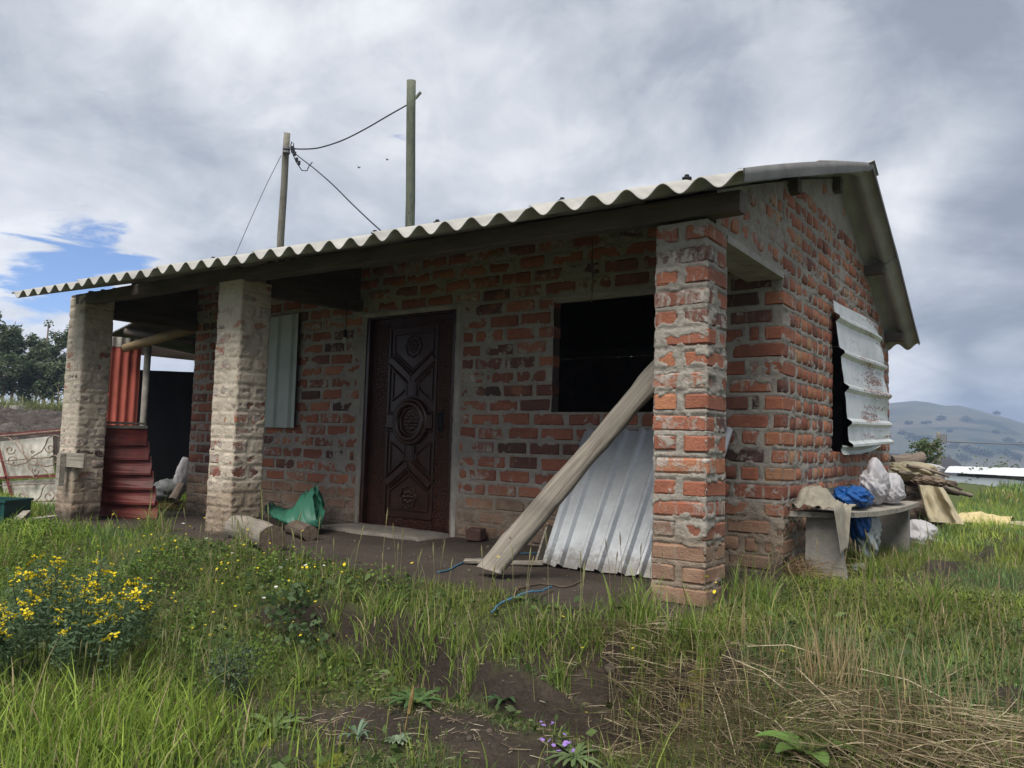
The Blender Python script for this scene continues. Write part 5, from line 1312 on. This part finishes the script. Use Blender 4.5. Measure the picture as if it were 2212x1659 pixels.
for k, (px, d_, H_, sp_, n_, lb, ai) in enumerate(TR):
    p = at(*px, d=d_); tree(gz(p), H_*.86, sp_, n_, lb, 100+k, airy=ai, leaf=.20)
bshp = at(1985, 1040, d=18); tree((bshp[0], bshp[1], float(height(bshp[0], bshp[1]))), 1.15, .62, 2600, 'small light green bush behind the firewood pile', 131, .07, 'green_bush', ((.07, .11, .05), (.14, .18, .08)), 1.3, None)
def tussock(p, R, n, label, seed, hgt=.5, wdt=.006, colr=((.10, .13, .04), (.20, .22, .08)), name='grass_tussock', cat='grass tuft', group=None, stiff=.5, dry=0.):
    V, F, C = blades(np.tile([[p[0], p[1]]], (n, 1))+np.random.default_rng(seed).normal(0, R*.28, (n, 2)), hgt, wdt, colr, seed, spread=.9, dry=dry, stiff=stiff); add(name, mesh_np(name, V, F, False, C), M_LEAF, None, None, None, label, cat, group)
def blades(xy, hgt, wdt, colr, seed, spread=.5, dry=.1, stiff=.5, zoff=0., drycol=(.40, .32, .19), hfun=None, seg=3, floor=None):
    r = np.random.default_rng(seed); n = len(xy); x, y = xy[:, 0], xy[:, 1]; z = height(x, y) if floor is None else np.full(n, floor)
    hh = hgt*r.lognormal(-.08, .38, n) if hfun is None else hfun*r.lognormal(-.05, .32, n)
    az = r.uniform(0, 2*pi, n); ln = spread*r.uniform(.15, 1.1, n); w_ = wdt*r.uniform(.6, 1.4, n)
    d = np.stack([np.cos(az), np.sin(az), 0*az], -1); fa = r.uniform(0, 2*pi, n); sd_ = np.stack([np.cos(fa), np.sin(fa), 0*fa], -1)
    c0_, c1_ = (np.array(c) for c in colr)
    if c0_.ndim == 1: c0_ = c0_[None]; c1_ = c1_[None]
    t_ = r.random((n, 1)); cc = (c0_*(1-t_)+c1_*t_)*r.uniform(.75, 1.25, (n, 1)); dm = r.random(n) < dry; cc = cc*np.array((1.22, 1.18, 1.1)); cc = np.where(dm[:, None], np.array(drycol)*r.uniform(.6, 1.2, (n, 1)), cc)
    base = np.stack([x, y, z+zoff-.01], -1); K = seg; pts = []; cl = []
    for i in range(K+1):
        t = i/K; horiz = ln*hh*(t**1.8); vert = hh*(t-.28*ln*t**2.5*(1+.6*(1-stiff)))
        c = base+d*horiz[:, None]+np.array([0, 0, 1.])*vert[:, None]; wv = (w_*(1-t)**.7*(.85 if i == 0 else 1))[:, None]
        if i < K: pts += [c-sd_*wv, c+sd_*wv]; cl += [cc, cc]
        else: pts += [c]; cl += [cc]
    k = 2*K+1; V = np.stack(pts, 1).reshape(-1, 3); C = np.stack(cl, 1).reshape(-1, 3); b = np.arange(n)*k
    F4 = np.concatenate([np.stack([b+2*i, b+2*i+1, b+2*i+3, b+2*i+2], -1) for i in range(K-1)]) if K > 1 else np.zeros((0, 4), int); F3 = np.stack([b+2*K-2, b+2*K-1, b+2*K], -1)
    return V, [F4, F3], C
for k, (px, py, R_, lb) in enumerate(((70, 888, 1.3, 'large pale grass tussock at the far edge of the ploughed field'), (5, 888, 1.1, 'grass tussock at the left edge beyond the field'), (122, 890, .8, 'small grass tussock beyond the field by the pillar'))):
    p = at(px, py, d=38); tussock(p, R_, 900, lb, 300+k, .55, .03, ((.12, .15, .06), (.24, .26, .12)))
p = at(52, 886, d=38.); mb = MB(); c_ = gz(p); mb.box((c_[0]-.6, c_[1]-.6, c_[2]), (c_[0]+.6, c_[1]+.7, c_[2]+.45)); mb.build('stone_block', M_CONCL, None, label='pale stone block in front of the far tussock', cat='stone')

# dark groves and single trees on the far hillside
def hillpt(px, py):
    r = ray(px, py); az = atan2(r[1], r[0]) % (2*pi); i = int(az/(2*pi)*(naz-1)+.5); col_r = 260+RR*900; sl_ = (zh[i]-CAM[2])/col_r; tgt = r[2]/np.hypot(r[0], r[1])
    k = int(np.argmax(sl_ >= tgt)) if (sl_ >= tgt).any() else nr-1; return np.array((CAM[0]+cos(az)*col_r[k], CAM[1]+sin(az)*col_r[k], zh[i][k]))
HT = [(1996, 917, 5, 'dark clump'), (2006, 915, 4, ''), (2028, 912, 5, ''), (2035, 908, 7, ''), (2052, 935, 4, ''), (2087, 910, 9, ''), (2153, 893, 6, ''), (2150, 936, 4, ''), (1962, 918, 6, ''), (1970, 952, 9, ''), (1984, 955, 9, ''), (2000, 955, 9, ''), (2012, 972, 7, ''), (2090, 975, 8, ''), (2105, 985, 9, ''),
      (2120, 982, 9, ''), (2135, 990, 9, ''), (2060, 970, 8, ''), (2180, 958, 7, ''), (2205, 968, 8, ''), (2170, 985, 9, ''), (2195, 992, 9, ''), (2040, 995, 8, ''), (2080, 995, 9, ''), (1948, 940, 5, '')]
hm0 = None
for k, (px, py, s_, _) in enumerate(HT):
    c_ = hillpt(px, py); r = np.random.default_rng(900+k); n_ = 160; d = r.normal(0, 1, (n_, 3)); d /= np.linalg.norm(d, axis=1)[:, None]; C = d*(r.random(n_)**.4)[:, None]*np.array((s_*.7, s_*1.3, s_*.36))+np.array((0, 0, s_*.3))
    V, F, CC = leaves_np(C, 1.6, np.array((.03, .045, .025))*r.uniform(.6, 1.4, (n_, 1)), r, 1.3)
    add('hillside_tree', mesh_np('hillside_tree', V, F, False, CC), M_LEAF, None, c_, None, ('small dark tree far off near the hill skyline' if py < 915 else 'small dark tree halfway up the far hillside' if py < 945 else 'dark tree in the grove low on the far hillside'), 'tree', 'dark trees on the far hillside')

# ------------------------------------------------------------------ grass and weeds
def scatter(x0, x1, y0, y1, dens, seed):
    r = np.random.default_rng(seed); n = int((x1-x0)*(y1-y0)*dens); return np.stack([r.uniform(x0, x1, n), r.uniform(y0, y1, n)], -1)
def inview(xy, m=800):
    P = np.column_stack([xy, height(xy[:, 0], xy[:, 1])+.05])-CAM; dp = P@_F; px = PW/2+FPX*(P@_r)/np.maximum(dp, .01); py = PH/2-FPX*(P@_u)/np.maximum(dp, .01)
    return (dp > .5) & (px > -m) & (px < PW+m) & (py > 0) & (py < PH+520)
def allowed(x, y):
    porch = (x > -7.25) & (x < .06) & (y > edge_y(x)-.02); inside = (x > -7.3) & (x < .02) & (y > -.4) & (y < 5.3)
    fld = (x < -12) & (x > -45)
    return 1.-(porch | inside | fld).astype(float)
GREEN = ((.09, .145, .028), (.22, .28, .07)); 
def patch(name, x0, x1, y0, y1, dens, hgt, wdt, seed, dry, colr, clump=1.0, thr=.35, spread=.55, hmap=None, stiff=.5, mask=None, minimum=.0):
    xy = scatter(x0, x1, y0, y1, dens, seed); xy = xy[inview(xy)]
    x, y = xy[:, 0], xy[:, 1]; r = np.random.default_rng(seed+1)
    den = np.clip((fbm(x, y, 3.2, 4, seed)-thr)*4, minimum, 1)*allowed(x, y)*(1-np.clip(bare_at(x, y)*1.15, 0, .985))
    if mask is not None: den = den*mask(x, y)
    k = r.random(len(x)) < den; xy = xy[k]; x, y = xy[:, 0], xy[:, 1]
    hm_ = hgt*(.55+.9*fbm(x, y, 1.7, 3, seed+7)); 
    if hmap is not None: hm_ = hm_*hmap(x, y)
    tone = sst(fbm(x, y, 1.3, 4, seed+11), .3, .7)[:, None]; c0_ = np.array(colr[0])*(.6+.7*tone); c1_ = np.array(colr[1])*(.6+.7*tone)
    yel = sst(fbm(x, y, .9, 3, seed+15), .5, .7)[:, None]*.8; c0_ = c0_*(1-yel*.5)+np.array((.13, .14, .03))*yel*.5; c1_ = c1_*(1-yel*.5)+np.array((.22, .22, .06))*yel*.5
    cool = sst(fbm(x, y, 1.6, 3, seed+19), .52, .62)[:, None]*.75; c0_ = c0_*(1-cool)+np.array((.055, .125, .055))*cool; c1_ = c1_*(1-cool)+np.array((.15, .26, .11))*cool
    V, F, C = blades(xy, hgt, wdt, (c0_, c1_), seed+2, spread, dry, stiff, hfun=hm_)
    return add(name, mesh_np(name, V, F, False, C), M_LEAF, kind='stuff'), len(xy)
def E(px, py, rx, ry):
    p = gat(px, py); return lambda x, y: np.exp(-(((x-p[0])/rx)**2+((y-p[1])/ry)**2))
lowleft = E(240, 1600, .55, .5); dryR = E(1850, 1580, .75, .5); dryR2 = E(1600, 1500, .5, .3)
near = lambda x, y: sst(y, .6, -.2)
tot = 0
o, n_ = patch('grass', -6.5, 2.2, -2.9, .3, 4600, .070, .0022, 500, .16, GREEN, thr=.36, minimum=.05); tot += n_
o, n_ = patch('grass', -5, 2.2, -2.9, .2, 750, .135, .0032, 520, .12, ((.09, .145, .028), (.20, .26, .06)), thr=.42, hmap=lambda x, y: 1+1.0*lowleft(x, y), spread=.45); tot += n_
o, n_ = patch('grass', .02, 4.2, -1.6, 3.5, 3000, .12, .0024, 540, .12, ((.14, .205, .035), (.29, .36, .085)), thr=.30, minimum=.10, hmap=lambda x, y: .62+0*x); tot += n_
o, n_ = patch('grass', .0, 5, 3.2, 12, 900, .11, .005, 560, .05, ((.15, .22, .035), (.31, .38, .09)), thr=.2, minimum=.35); tot += n_
o, n_ = patch('grass', -2, 12, 11, 40, 90, .16, .016, 570, .05, ((.13, .18, .035), (.25, .30, .08)), thr=.1, minimum=.5); tot += n_
o, n_ = patch('grass', -12, -4.4, -2.6, 2.5, 900, .10, .0045, 580, .05, ((.11, .20, .03), (.25, .34, .06)), thr=.2, minimum=.25); tot += n_
ll = scatter(-3.5, 0, -3.0, -.6, 4000, 590); p = gat(230, 1620); k = np.random.default_rng(5).random(len(ll)) < np.exp(-(((ll[:, 0]-p[0])/.55)**2+((ll[:, 1]-p[1])/.38)**2)); ll = ll[k]
V, F, C = blades(ll, .20, .0040, ((.11, .19, .03), (.28, .38, .07)), 591, .75, .12, .5); add('grass', mesh_np('grass', V, F, False, C), M_LEAF, kind='stuff'); tot += len(ll)
o, n_ = patch('turf', -6, 2.4, -2.9, .5, 5200, .035, .0016, 550, .28, ((.085, .125, .03), (.19, .235, .07)), thr=.22, minimum=.12, spread=1.6, stiff=.2); tot += n_
o, n_ = patch('turf', 0, 4.2, -1.6, 4.5, 2600, .045, .0022, 555, .2, ((.14, .20, .04), (.29, .36, .09)), thr=.2, minimum=.2, spread=1.5, stiff=.2); tot += n_
# dry standing stems and flattened straw at the right foreground
def region(px, py, rx, ry, n, seed):
    p = gat(px, py); r = np.random.default_rng(seed); a = r.uniform(0, 2*pi, n); q = np.sqrt(r.random(n)); return np.stack([p[0]+rx*q*np.cos(a), p[1]+ry*q*np.sin(a)], -1)
V, F, C = blades(np.concatenate([region(1800, 1470, .14, .14, 170, 1), region(1950, 1560, .25, .3, 110, 2), region(1500, 1540, .4, .25, 160, 3), region(2050, 1500, .3, .5, 90, 4)]), .22, .0018, ((.25, .19, .10), (.42, .34, .20)), 600, .35, .5, .9)
add('dry_stems', mesh_np('dry_stems', V, F, False, C), M_LEAF, kind='stuff')
for k, (px, py, rx, ry, n_, hh) in enumerate(((1800, 1600, .60, .30, 1700, .09), (1560, 1560, .40, .22, 600, .05), (2080, 1650, .35, .26, 700, .06), (1400, 1420, .28, .12, 500, .05), (1450, 1640, .4, .2, 900, .04))):
    p = gat(px, py); straw('dry_straw', p, rx, ry, n_, hh, M_LEAF, [(.36, .29, .18), (.26, .20, .12), (.46, .39, .26), (.17, .12, .08), (.15, .15, .06)], 610+k, None, None, 'stuff', .10, .38, .0020, .30)
p = gat(1728, 1250)
straw('dry_grass_clump', (p[0]-.02, p[1]+.10, 0), .10, .14, 420, .06, M_LEAF, [(.30, .21, .12), (.20, .13, .07), (.38, .29, .17)], 640, 'brown dry grass clump against the wall corner beside the bench leg', 'dry grass', None, .12, .36, .0022, 1.0)
r_ = np.random.default_rng(650)
litter = np.concatenate([region(900, 1540, 1.0, .45, 700, 6), region(1300, 1600, .8, .3, 500, 7)])
straw('leaf_litter', gat(1000, 1560), .95, .5, 900, .01, M_LEAF, [(.30, .24, .15), (.20, .15, .10), (.38, .33, .24)], 651, None, None, 'stuff', .02, .10, .0022, .12)
# flattened long pale stalks
for k, (a_, b_) in enumerate((((1615, 1422), (1800, 1440)), ((1700, 1340), (1800, 1480)), ((1560, 1440), (1750, 1550)), ((1720, 1470), (1880, 1660)), ((1620, 1560), (1740, 1650)), ((1540, 1500), (1590, 1655)), ((1840, 1470), (2100, 1560)))):
    A_, B_ = gat(*a_), gat(*b_); md = (A_+B_)/2+np.array((0, 0, .05)); mb = MB(); mb.tube([A_+np.array((0, 0, .05)), md+np.array((0, 0, .02)), B_+np.array((0, 0, .03))], [.003, .0026, .0018], 5)
    mb.build('straw_stalk', plain('pale_straw_%d' % k, (.48, .41, .28)), None, label=('pale fallen stalk lying almost level, nearest the brick pillar among the straw', 'long stalk slanting down right below the seed stems in the green grass', 'stalk slanting through the left half of the dry straw', 'steep stalk running down to the photo bottom right of the dock leaves', 'stalk crossing just left of the broad green dock leaves', 'steep short stalk at the left end of the dry straw', 'longest stalk slanting right across the right half of the dry straw')[k], cat='straw stalk', group='long fallen straw stalks')
# seed-head stalks
def stalks(pts, hgt, seed, name, colr, head=(.12, .08, .05)):
    r = np.random.default_rng(seed); mb = MB()
    for (x, y) in pts:
        z = float(height(x, y)); h_ = hgt*r.uniform(.6, 1.3); lx, ly = r.normal(0, .10, 2)*h_
        mb.tube([(x, y, z), (x+lx*.4, y+ly*.4, z+h_*.6), (x+lx, y+ly, z+h_)], [.0016, .0013, .001], 4)
        mb.tube([(x+lx*.8, y+ly*.8, z+h_*.85), (x+lx, y+ly, z+h_), (x+lx*1.15, y+ly*1.15, z+h_*1.1)], [.002, .0042, .001], 4)
    return mb.build(name, simple(name+'_mat', colr, .8, .3, 20, 0), None, False, kind='stuff')
stalks(np.concatenate([region(1960, 1290, .25, .8, 22, 21), region(1780, 1330, .3, .5, 14, 22), region(2100, 1420, .25, .4, 12, 23), region(1450, 1300, .4, .1, 10, 24)]), .26, 660, 'seed_stalks', (.20, .16, .09))
stalks(np.concatenate([region(480, 1240, .8, .25, 26, 25), region(800, 1280, .8, .15, 18, 26), region(1150, 1420, .9, .3, 24, 27), region(300, 1450, .7, .5, 30, 28)]), .30, 670, 'seed_stalks', (.22, .21, .10))

# pebbles, mortar crumbs and clods on the bare ground
bmx = bmesh.new(); bmesh.ops.create_icosphere(bmx, subdivisions=1, radius=1); pv = np.array([v.co[:] for v in bmx.verts]); pf = np.array([[v.index for v in f.verts] for f in bmx.faces]); bmx.free()
r = np.random.default_rng(690); pts = np.concatenate([np.stack([r.uniform(-6.6, 0, 420), r.uniform(-.35, 1.3, 420)], -1), np.stack([r.uniform(-2.6, .6, 900), r.uniform(-2.1, -.5, 900)], -1)])
szs = r.lognormal(-5.2, .5, len(pts)); PV = []; 
for (x, y), q in zip(pts, szs): PV.append(pv*q*r.uniform(.6, 1.2, 3)*(1+r.normal(0, .15, (len(pv), 1)))+np.array((x, y, float(height(x, y))+q*.2)))
add('crumbs', mesh_np('crumbs', np.concatenate(PV), (pf[None]+np.arange(len(pts))[:, None, None]*len(pv)).reshape(-1, 3)), simple('crumb', (.10, .08, .065), .95, .5, 4, .3), kind='stuff')
# low leafy ground cover
def cover(name, xy, size, colr, seed, lift=.03, elong=1.7):
    r = np.random.default_rng(seed); xy = xy[inview(xy)]; k = allowed(xy[:, 0], xy[:, 1])*(1-np.clip(bare_at(xy[:, 0], xy[:, 1])*1.2, 0, 1)) > r.random(len(xy)); xy = xy[k]; n = len(xy)
    C = np.column_stack([xy, height(xy[:, 0], xy[:, 1])+r.random(n)*lift]); t_ = r.random((n, 1)); cc = (np.array(colr[0])*(1-t_)+np.array(colr[1])*t_)*r.uniform(.7, 1.3, (n, 1)); V, F, CC = leaves_np(C, size, cc, r, elong, -.15); add(name, mesh_np(name, V, F, False, CC), M_LEAF, kind='stuff')
w_ = scatter(-6.5, -.8, -2.2, .1, 4200, 700); k = np.random.default_rng(1).random(len(w_)) < np.clip((fbm(w_[:, 0], w_[:, 1], 2.2, 3, 71)-.38)*4, 0, 1)*sst(-w_[:, 0], .6, 2.2); cover('clover_cover', w_[k], .022, ((.065, .12, .02), (.15, .23, .04)), 701, .10)
w_ = scatter(-4.5, 1.2, -2.6, .2, 420, 708); k = np.random.default_rng(9).random(len(w_)) < sst(fbm(w_[:, 0], w_[:, 1], 1.8, 3, 73), .45, .6); cover('broad_leaf_cover', w_[k], .048, ((.06, .10, .03), (.13, .19, .06)), 709, .07, 1.9)
w_ = scatter(-4, 2.2, -2.6, 1.5, 2600, 704); cover('leaf_cover', w_, .02, ((.05, .085, .02), (.12, .15, .04)), 705, .04)
# small yellow buttercups spread through the left grass
def flowers(name, xy, hl, size, col_, seed, lift=(.10, .24)):
    r = np.random.default_rng(seed); mb = MB(); 
    V = []; F = []; nv_ = 0
    for (x, y) in xy:
        z = float(height(x, y))+r.uniform(*lift); tx, ty = r.normal(0, .3, 2); rd = size*r.uniform(.7, 1.3); V.append((x, y, z+rd*.15))
        for i in range(5): a = 2*pi*i/5; V.append((x+rd*cos(a), y+rd*sin(a), z+tx*rd*cos(a)+ty*rd*sin(a)+rd*.4))
        for i in range(5): F.append((nv_, nv_+1+i, nv_+1+(i+1) % 5))
        nv_ += 6
    return add(name, mesh_np(name, np.array(V), np.array(F), False, np.tile(col_, (len(V), 1))), M_PETAL, kind='stuff')
YEL = (.72, .58, .03)
flowers('buttercups', np.concatenate([region(400, 1230, 1.5, .35, 70, 31), region(520, 1320, .9, .4, 60, 32), region(700, 1330, .5, .25, 16, 33), region(450, 1420, .15, .1, 8, 34), region(1200, 1400, 1.2, .4, 9, 35), region(1560, 1345, .12, .06, 6, 36)]), 0, .008, YEL, 710)
flowers('white_flowers', np.concatenate([region(620, 1310, .3, .15, 8, 37), region(480, 1230, .8, .2, 8, 38)]), 0, .011, (.75, .75, .70), 711)
flowers('purple_flowers', np.concatenate([region(1205, 1630, .09, .03, 10, 39), region(1180, 1590, .05, .02, 4, 40)]), 0, .010, (.35, .22, .60), 712, (.03, .06))

# tansy-like bush with yellow flowers
def flower_bush():
    c_ = gat(135, 1420); root = thing('yellow_flower_bush', 'bushy weed covered in yellow flower clusters at the left', 'flowering bush', (c_[0], c_[1], c_[2])); r = np.random.default_rng(720)
    n = 78; st_ = MB(); tips = []
    R1, R2 = .70, .50
    for i in range(n):
        a = r.uniform(0, 2*pi); q = sqrt(r.random()); bx_, by_ = q*R1*.75*cos(a), q*R2*.75*sin(a); h_ = .50*(1-.45*q*q)*r.uniform(.55, 1.2)
        tx, ty = bx_*1.25, by_*1.25; st_.tube([(bx_*.8, by_*.8, -.15), (bx_, by_, h_*.5), (tx, ty, h_)], [.004, .003, .002], 4); tips.append((tx, ty, h_))
    st_.build('stem', simple('herb_stem', (.05, .07, .03), .8, .2, 20, 0), root)
    tips = np.array(tips); m = 8500; w_ = r.integers(0, n, m); t_ = .35+.62*r.random(m); C = tips[w_]*np.stack([.8+.2*t_, .8+.2*t_, t_], -1)+r.normal(0, .026, (m, 3)); C[:, 2] = np.maximum(C[:, 2], -.1)
    tt = r.random((m, 1)); cc = np.array((.06, .11, .055))*(1-tt)+np.array((.14, .21, .11))*tt; V, F, CC = leaves_np(C, .030, cc, r, 3.2, 0.)
    add('foliage', mesh_np('foliage', V, F, False, CC), M_LEAF, root, kind='stuff')
    # one head mesh, many heads
    mb = MB(); k = 8; v = []; f = []
    for (ox, oy, oz) in ((0, 0, 0), (.019, .004, -.003), (-.008, .017, .002), (-.010, -.016, -.004)):
        b0_ = len(v); v += [(ox, oy, oz+.004)]+[(ox+.0095*cos(2*pi*i/k)*(1 if i % 2 else .8), oy+.0095*sin(2*pi*i/k)*(1 if i % 2 else .8), oz+.006) for i in range(k)]+[(ox, oy, oz-.006)]
        f += [(b0_, b0_+1+i, b0_+1+(i+1) % k) for i in range(k)]+[(b0_+9, b0_+1+(i+1) % k, b0_+1+i) for i in range(k)]
    mb.raw(v, f)
    me = mb.mesh('flower'); me.materials.append(plain('yellow_petals', (.75, .60, .02), .7, 0, .25)); cnt = 0
    for i in range(n):
        for j in range(r.integers(1, 7)):
            if cnt >= 290: break
            o = bpy.data.objects.new('flower', me); COL.objects.link(o); o.parent = root; o.location = tuple(tips[i]*r.uniform(.80, 1.02)+np.array((r.normal(0, .020), r.normal(0, .020), .012+r.normal(0, .006)))); o.rotation_euler = (r.normal(0, .5), r.normal(0, .5), r.uniform(0, 6)); s_ = r.uniform(.5, 1.05); o.scale = (s_,)*3; cnt += 1
flower_bush()
# broad-leaved rosettes
def rosette_plant(px, py, n, Lf, Wf, colr, label, seed, up=.5, name='rosette_weed', lobes=3):
    p = gat(px, py); r = np.random.default_rng(seed); root = thing(name, label, 'weed', tuple(p))
    for i in range(n):
        a = 2*pi*i/n+r.normal(0, .2); Ll = Lf*1.12*r.uniform(.7, 1.15); e = up*r.uniform(.5, 1.4); m = 9; P = np.zeros((m, 3, 3)); d = np.array((cos(a), sin(a), 0)); s_ = np.array((-sin(a), cos(a), 0))
        for j in range(m):
            t = j/(m-1); c = d*Ll*t+np.array((0, 0, Ll*(e*t-.55*e*t*t*1.4)+.01)); w_ = Wf*(sin(pi*min(1, t*.92+.06))**.7)*(.75+.35*(j % 2 if lobes else 1)); P[j, 0] = c-s_*w_+np.array((0, 0, w_*.35)); P[j, 1] = c; P[j, 2] = c+s_*w_+np.array((0, 0, w_*.35))
        me_ = MB(); me_.grid(P); me = me_.mesh('leaf', True); cc = np.array(colr)*r.uniform(1.2, 1.9); at_ = me.color_attributes.new('col', 'FLOAT_COLOR', 'POINT'); q = np.ones((len(me.vertices), 4), np.float32); q[:, :3] = cc; at_.data.foreach_set('color', q.ravel()); me.materials.append(M_LEAF)
        o = bpy.data.objects.new('leaf', me); COL.objects.link(o); o.parent = root
rosette_plant(590, 1580, 14, .15, .016, (.11, .155, .055), 'pale green rosette weed with lobed leaves on bare soil, bottom left of centre', 1, .6)
rosette_plant(345, 1480, 12, .17, .014, (.085, .125, .045), 'lobed rosette weed left of the blue-green feathery weed', 2, .5)
rosette_plant(900, 1525, 13, .14, .016, (.055, .10, .035), 'dark green rosette weed on bare soil below the porch step edge', 3, .6)
rosette_plant(860, 1610, 16, .055, .010, (.14, .18, .12), 'small grey-green rosette weed on bare soil at bottom centre', 4, .9, lobes=0)
rosette_plant(770, 1605, 9, .07, .007, (.10, .15, .10), 'tiny upright grey-green seedling on bare soil', 5, 1.8, lobes=0)
rosette_plant(1090, 1520, 10, .10, .014, (.04, .075, .03), 'dark leafy weed right of the long brown seed stalk', 6, .8)
rosette_plant(1740, 1640, 7, .14, .030, (.08, .14, .035), 'broad green dock leaves among dry straw at the bottom right', 7, .8, lobes=0)
rosette_plant(1240, 1640, 14, .13, .012, (.10, .14, .06), 'low creeping weed with purple flowers at bottom centre', 8, .3)
# leafy upright plants: dark nettle and grey-green feathery weed
def leafy(px, py, n, R, H, size, colr, label, name, seed, elong=2., stems=7):
    p = gat(px, py); r = np.random.default_rng(seed); root = thing(name, label, 'weed', tuple(p)); mb = MB(); tips = []
    for i in range(stems):
        a = r.uniform(0, 2*pi); q = r.uniform(.2, 1)*R; t = np.array((cos(a)*q, sin(a)*q, H*r.uniform(.7, 1.1))); mb.tube([(0, 0, -.02), t*np.array((.4, .4, .5)), t], [.005, .0035, .002], 5); tips.append(t)
    mb.build('stem', simple(name+'_stem', (.05, .06, .03), .8, .2, 20, 0), root); tips = np.array(tips); w_ = r.integers(0, stems, n); t_ = r.random(n)**.7; C = tips[w_]*np.stack([t_, t_, t_], -1)+r.normal(0, R*.22, (n, 3)); C[:, 2] = np.maximum(C[:, 2], 0)
    cc = np.array(colr)*r.uniform(.6, 1.4, (n, 1)); V, F, CC = leaves_np(C, size, cc, r, elong, -.1); add('foliage', mesh_np('foliage', V, F, False, CC), M_LEAF, root, kind='stuff')
leafy(630, 1330, 230, .34, .13, .050, (.075, .12, .05), 'dark leafy weed with toothed leaves in the grass below the short log', 'leafy_weed', 21)
leafy(690, 1390, 170, .26, .12, .048, (.07, .115, .045), 'lower dark leafy weed right of the larger leafy weed', 'leafy_weed', 22)
leafy(500, 1520, 900, .12, .26, .022, (.10, .14, .085), 'grey-green feathery weed on the soil bank left of centre', 'feathery_weed', 23, 2.6, 9)
leafy(2150, 1045, 500, 1.2, .6, .12, (.10, .13, .05), 'leafy weed patch before the white greenhouse', 'leafy_weed', 24, 2.2, 14)
# tall seed stalk on the bank and sticks
sp = gat(870, 1600); mb = MB(); mb.tube([sp, sp+np.array((.02, 0, .10)), sp+np.array((.05, .0, .22))], [.003, .003, .002], 5); mb.tube([sp+np.array((.028, 0, .12)), sp+np.array((.042, 0, .19)), sp+np.array((.05, 0, .24))], [.006, .008, .003], 6, .3); mb.build('seed_stalk', simple('brown_seed', (.30, .20, .08), .9, .4, 40, 0), None, label='single brown dried seed stalk standing on the bare soil', cat='seed stalk')
for k, (px, py, nn_, hh, R_) in enumerate(((720, 1385, 150, .16, .14), (820, 1400, 150, .16, .14), (930, 1395, 150, .15, .12), (1100, 1400, 150, .15, .12), (1180, 1405, 120, .14, .10), (1280, 1400, 150, .16, .1), (1380, 1400, 160, .18, .1), (1440, 1440, 130, .18, .1), (1340, 1350, 160, .20, .16), (1390, 1340, 130, .22, .12), (1480, 1400, 170, .24, .10), (1530, 1430, 120, .22, .08), (880, 1440, 150, .17, .14), (640, 1480, 120, .15, .12), (1000, 1400, 140, .16, .12), (1160, 1380, 150, .15, .14), (1010, 1490, 130, .15, .10), (800, 1330, 160, .18, .14), (1240, 1390, 150, .16, .12), (1640, 1310, 150, .22, .12),
                                          (2020, 1330, 170, .24, .12), (1880, 1250, 140, .2, .12), (1600, 1300, 140, .2, .1), (540, 1180, 120, .24, .2), (330, 1150, 140, .26, .2), (1210, 1480, 110, .14, .08), (1380, 1520, 120, .13, .1), (730, 1440, 130, .15, .12))):
    p = gat(px, py); xy = np.tile([[p[0], p[1]]], (nn_, 1))+np.random.default_rng(800+k).normal(0, R_*.35, (nn_, 2)); V, F, C = blades(xy, hh*.82, .0034, ((.09, .15, .03), (.20, .27, .065)), 820+k, .75, .12, .4, seg=4)
    if k == 0: TUF = []
    TUF.append((V, F, C))
off = 0; VV = []; F4 = []; F3 = []; CC = []
for V, F, C in TUF: VV.append(V); F4.append(F[0]+off); F3.append(F[1]+off); CC.append(C); off += len(V)
add('grass', mesh_np('grass', np.concatenate(VV), [np.concatenate(F4), np.concatenate(F3)], False, np.concatenate(CC)), M_LEAF, kind='stuff')

# ------------------------------------------------------------------ haze
mh = bpy.data.materials.new('haze'); mh.use_nodes = True
for n in list(mh.node_tree.nodes): mh.node_tree.nodes.remove(n)
ho = mh.node_tree.nodes.new('ShaderNodeOutputMaterial'); hv = mh.node_tree.nodes.new('ShaderNodeVolumePrincipled'); hv.inputs['Density'].default_value = .00065; hv.inputs['Color'].default_value = (.50, .66, .98, 1); hv.inputs['Anisotropy'].default_value = .0
mh.node_tree.links.new(hv.outputs[0], ho.inputs['Volume'])
zmn = float(min(GZ.min(), zh.min()))-1; zmx = float(max(zh.max(), t2[2], 8))+3
MB().box((-1250, -1250, zmn), (1250, 1250, zmx)).build('haze', mh, None, kind='stuff')
print('blades', tot, 'bricks', len(BR), 'tris', sum(len(o.data.polygons) for o in bpy.data.objects if o.type == 'MESH'))
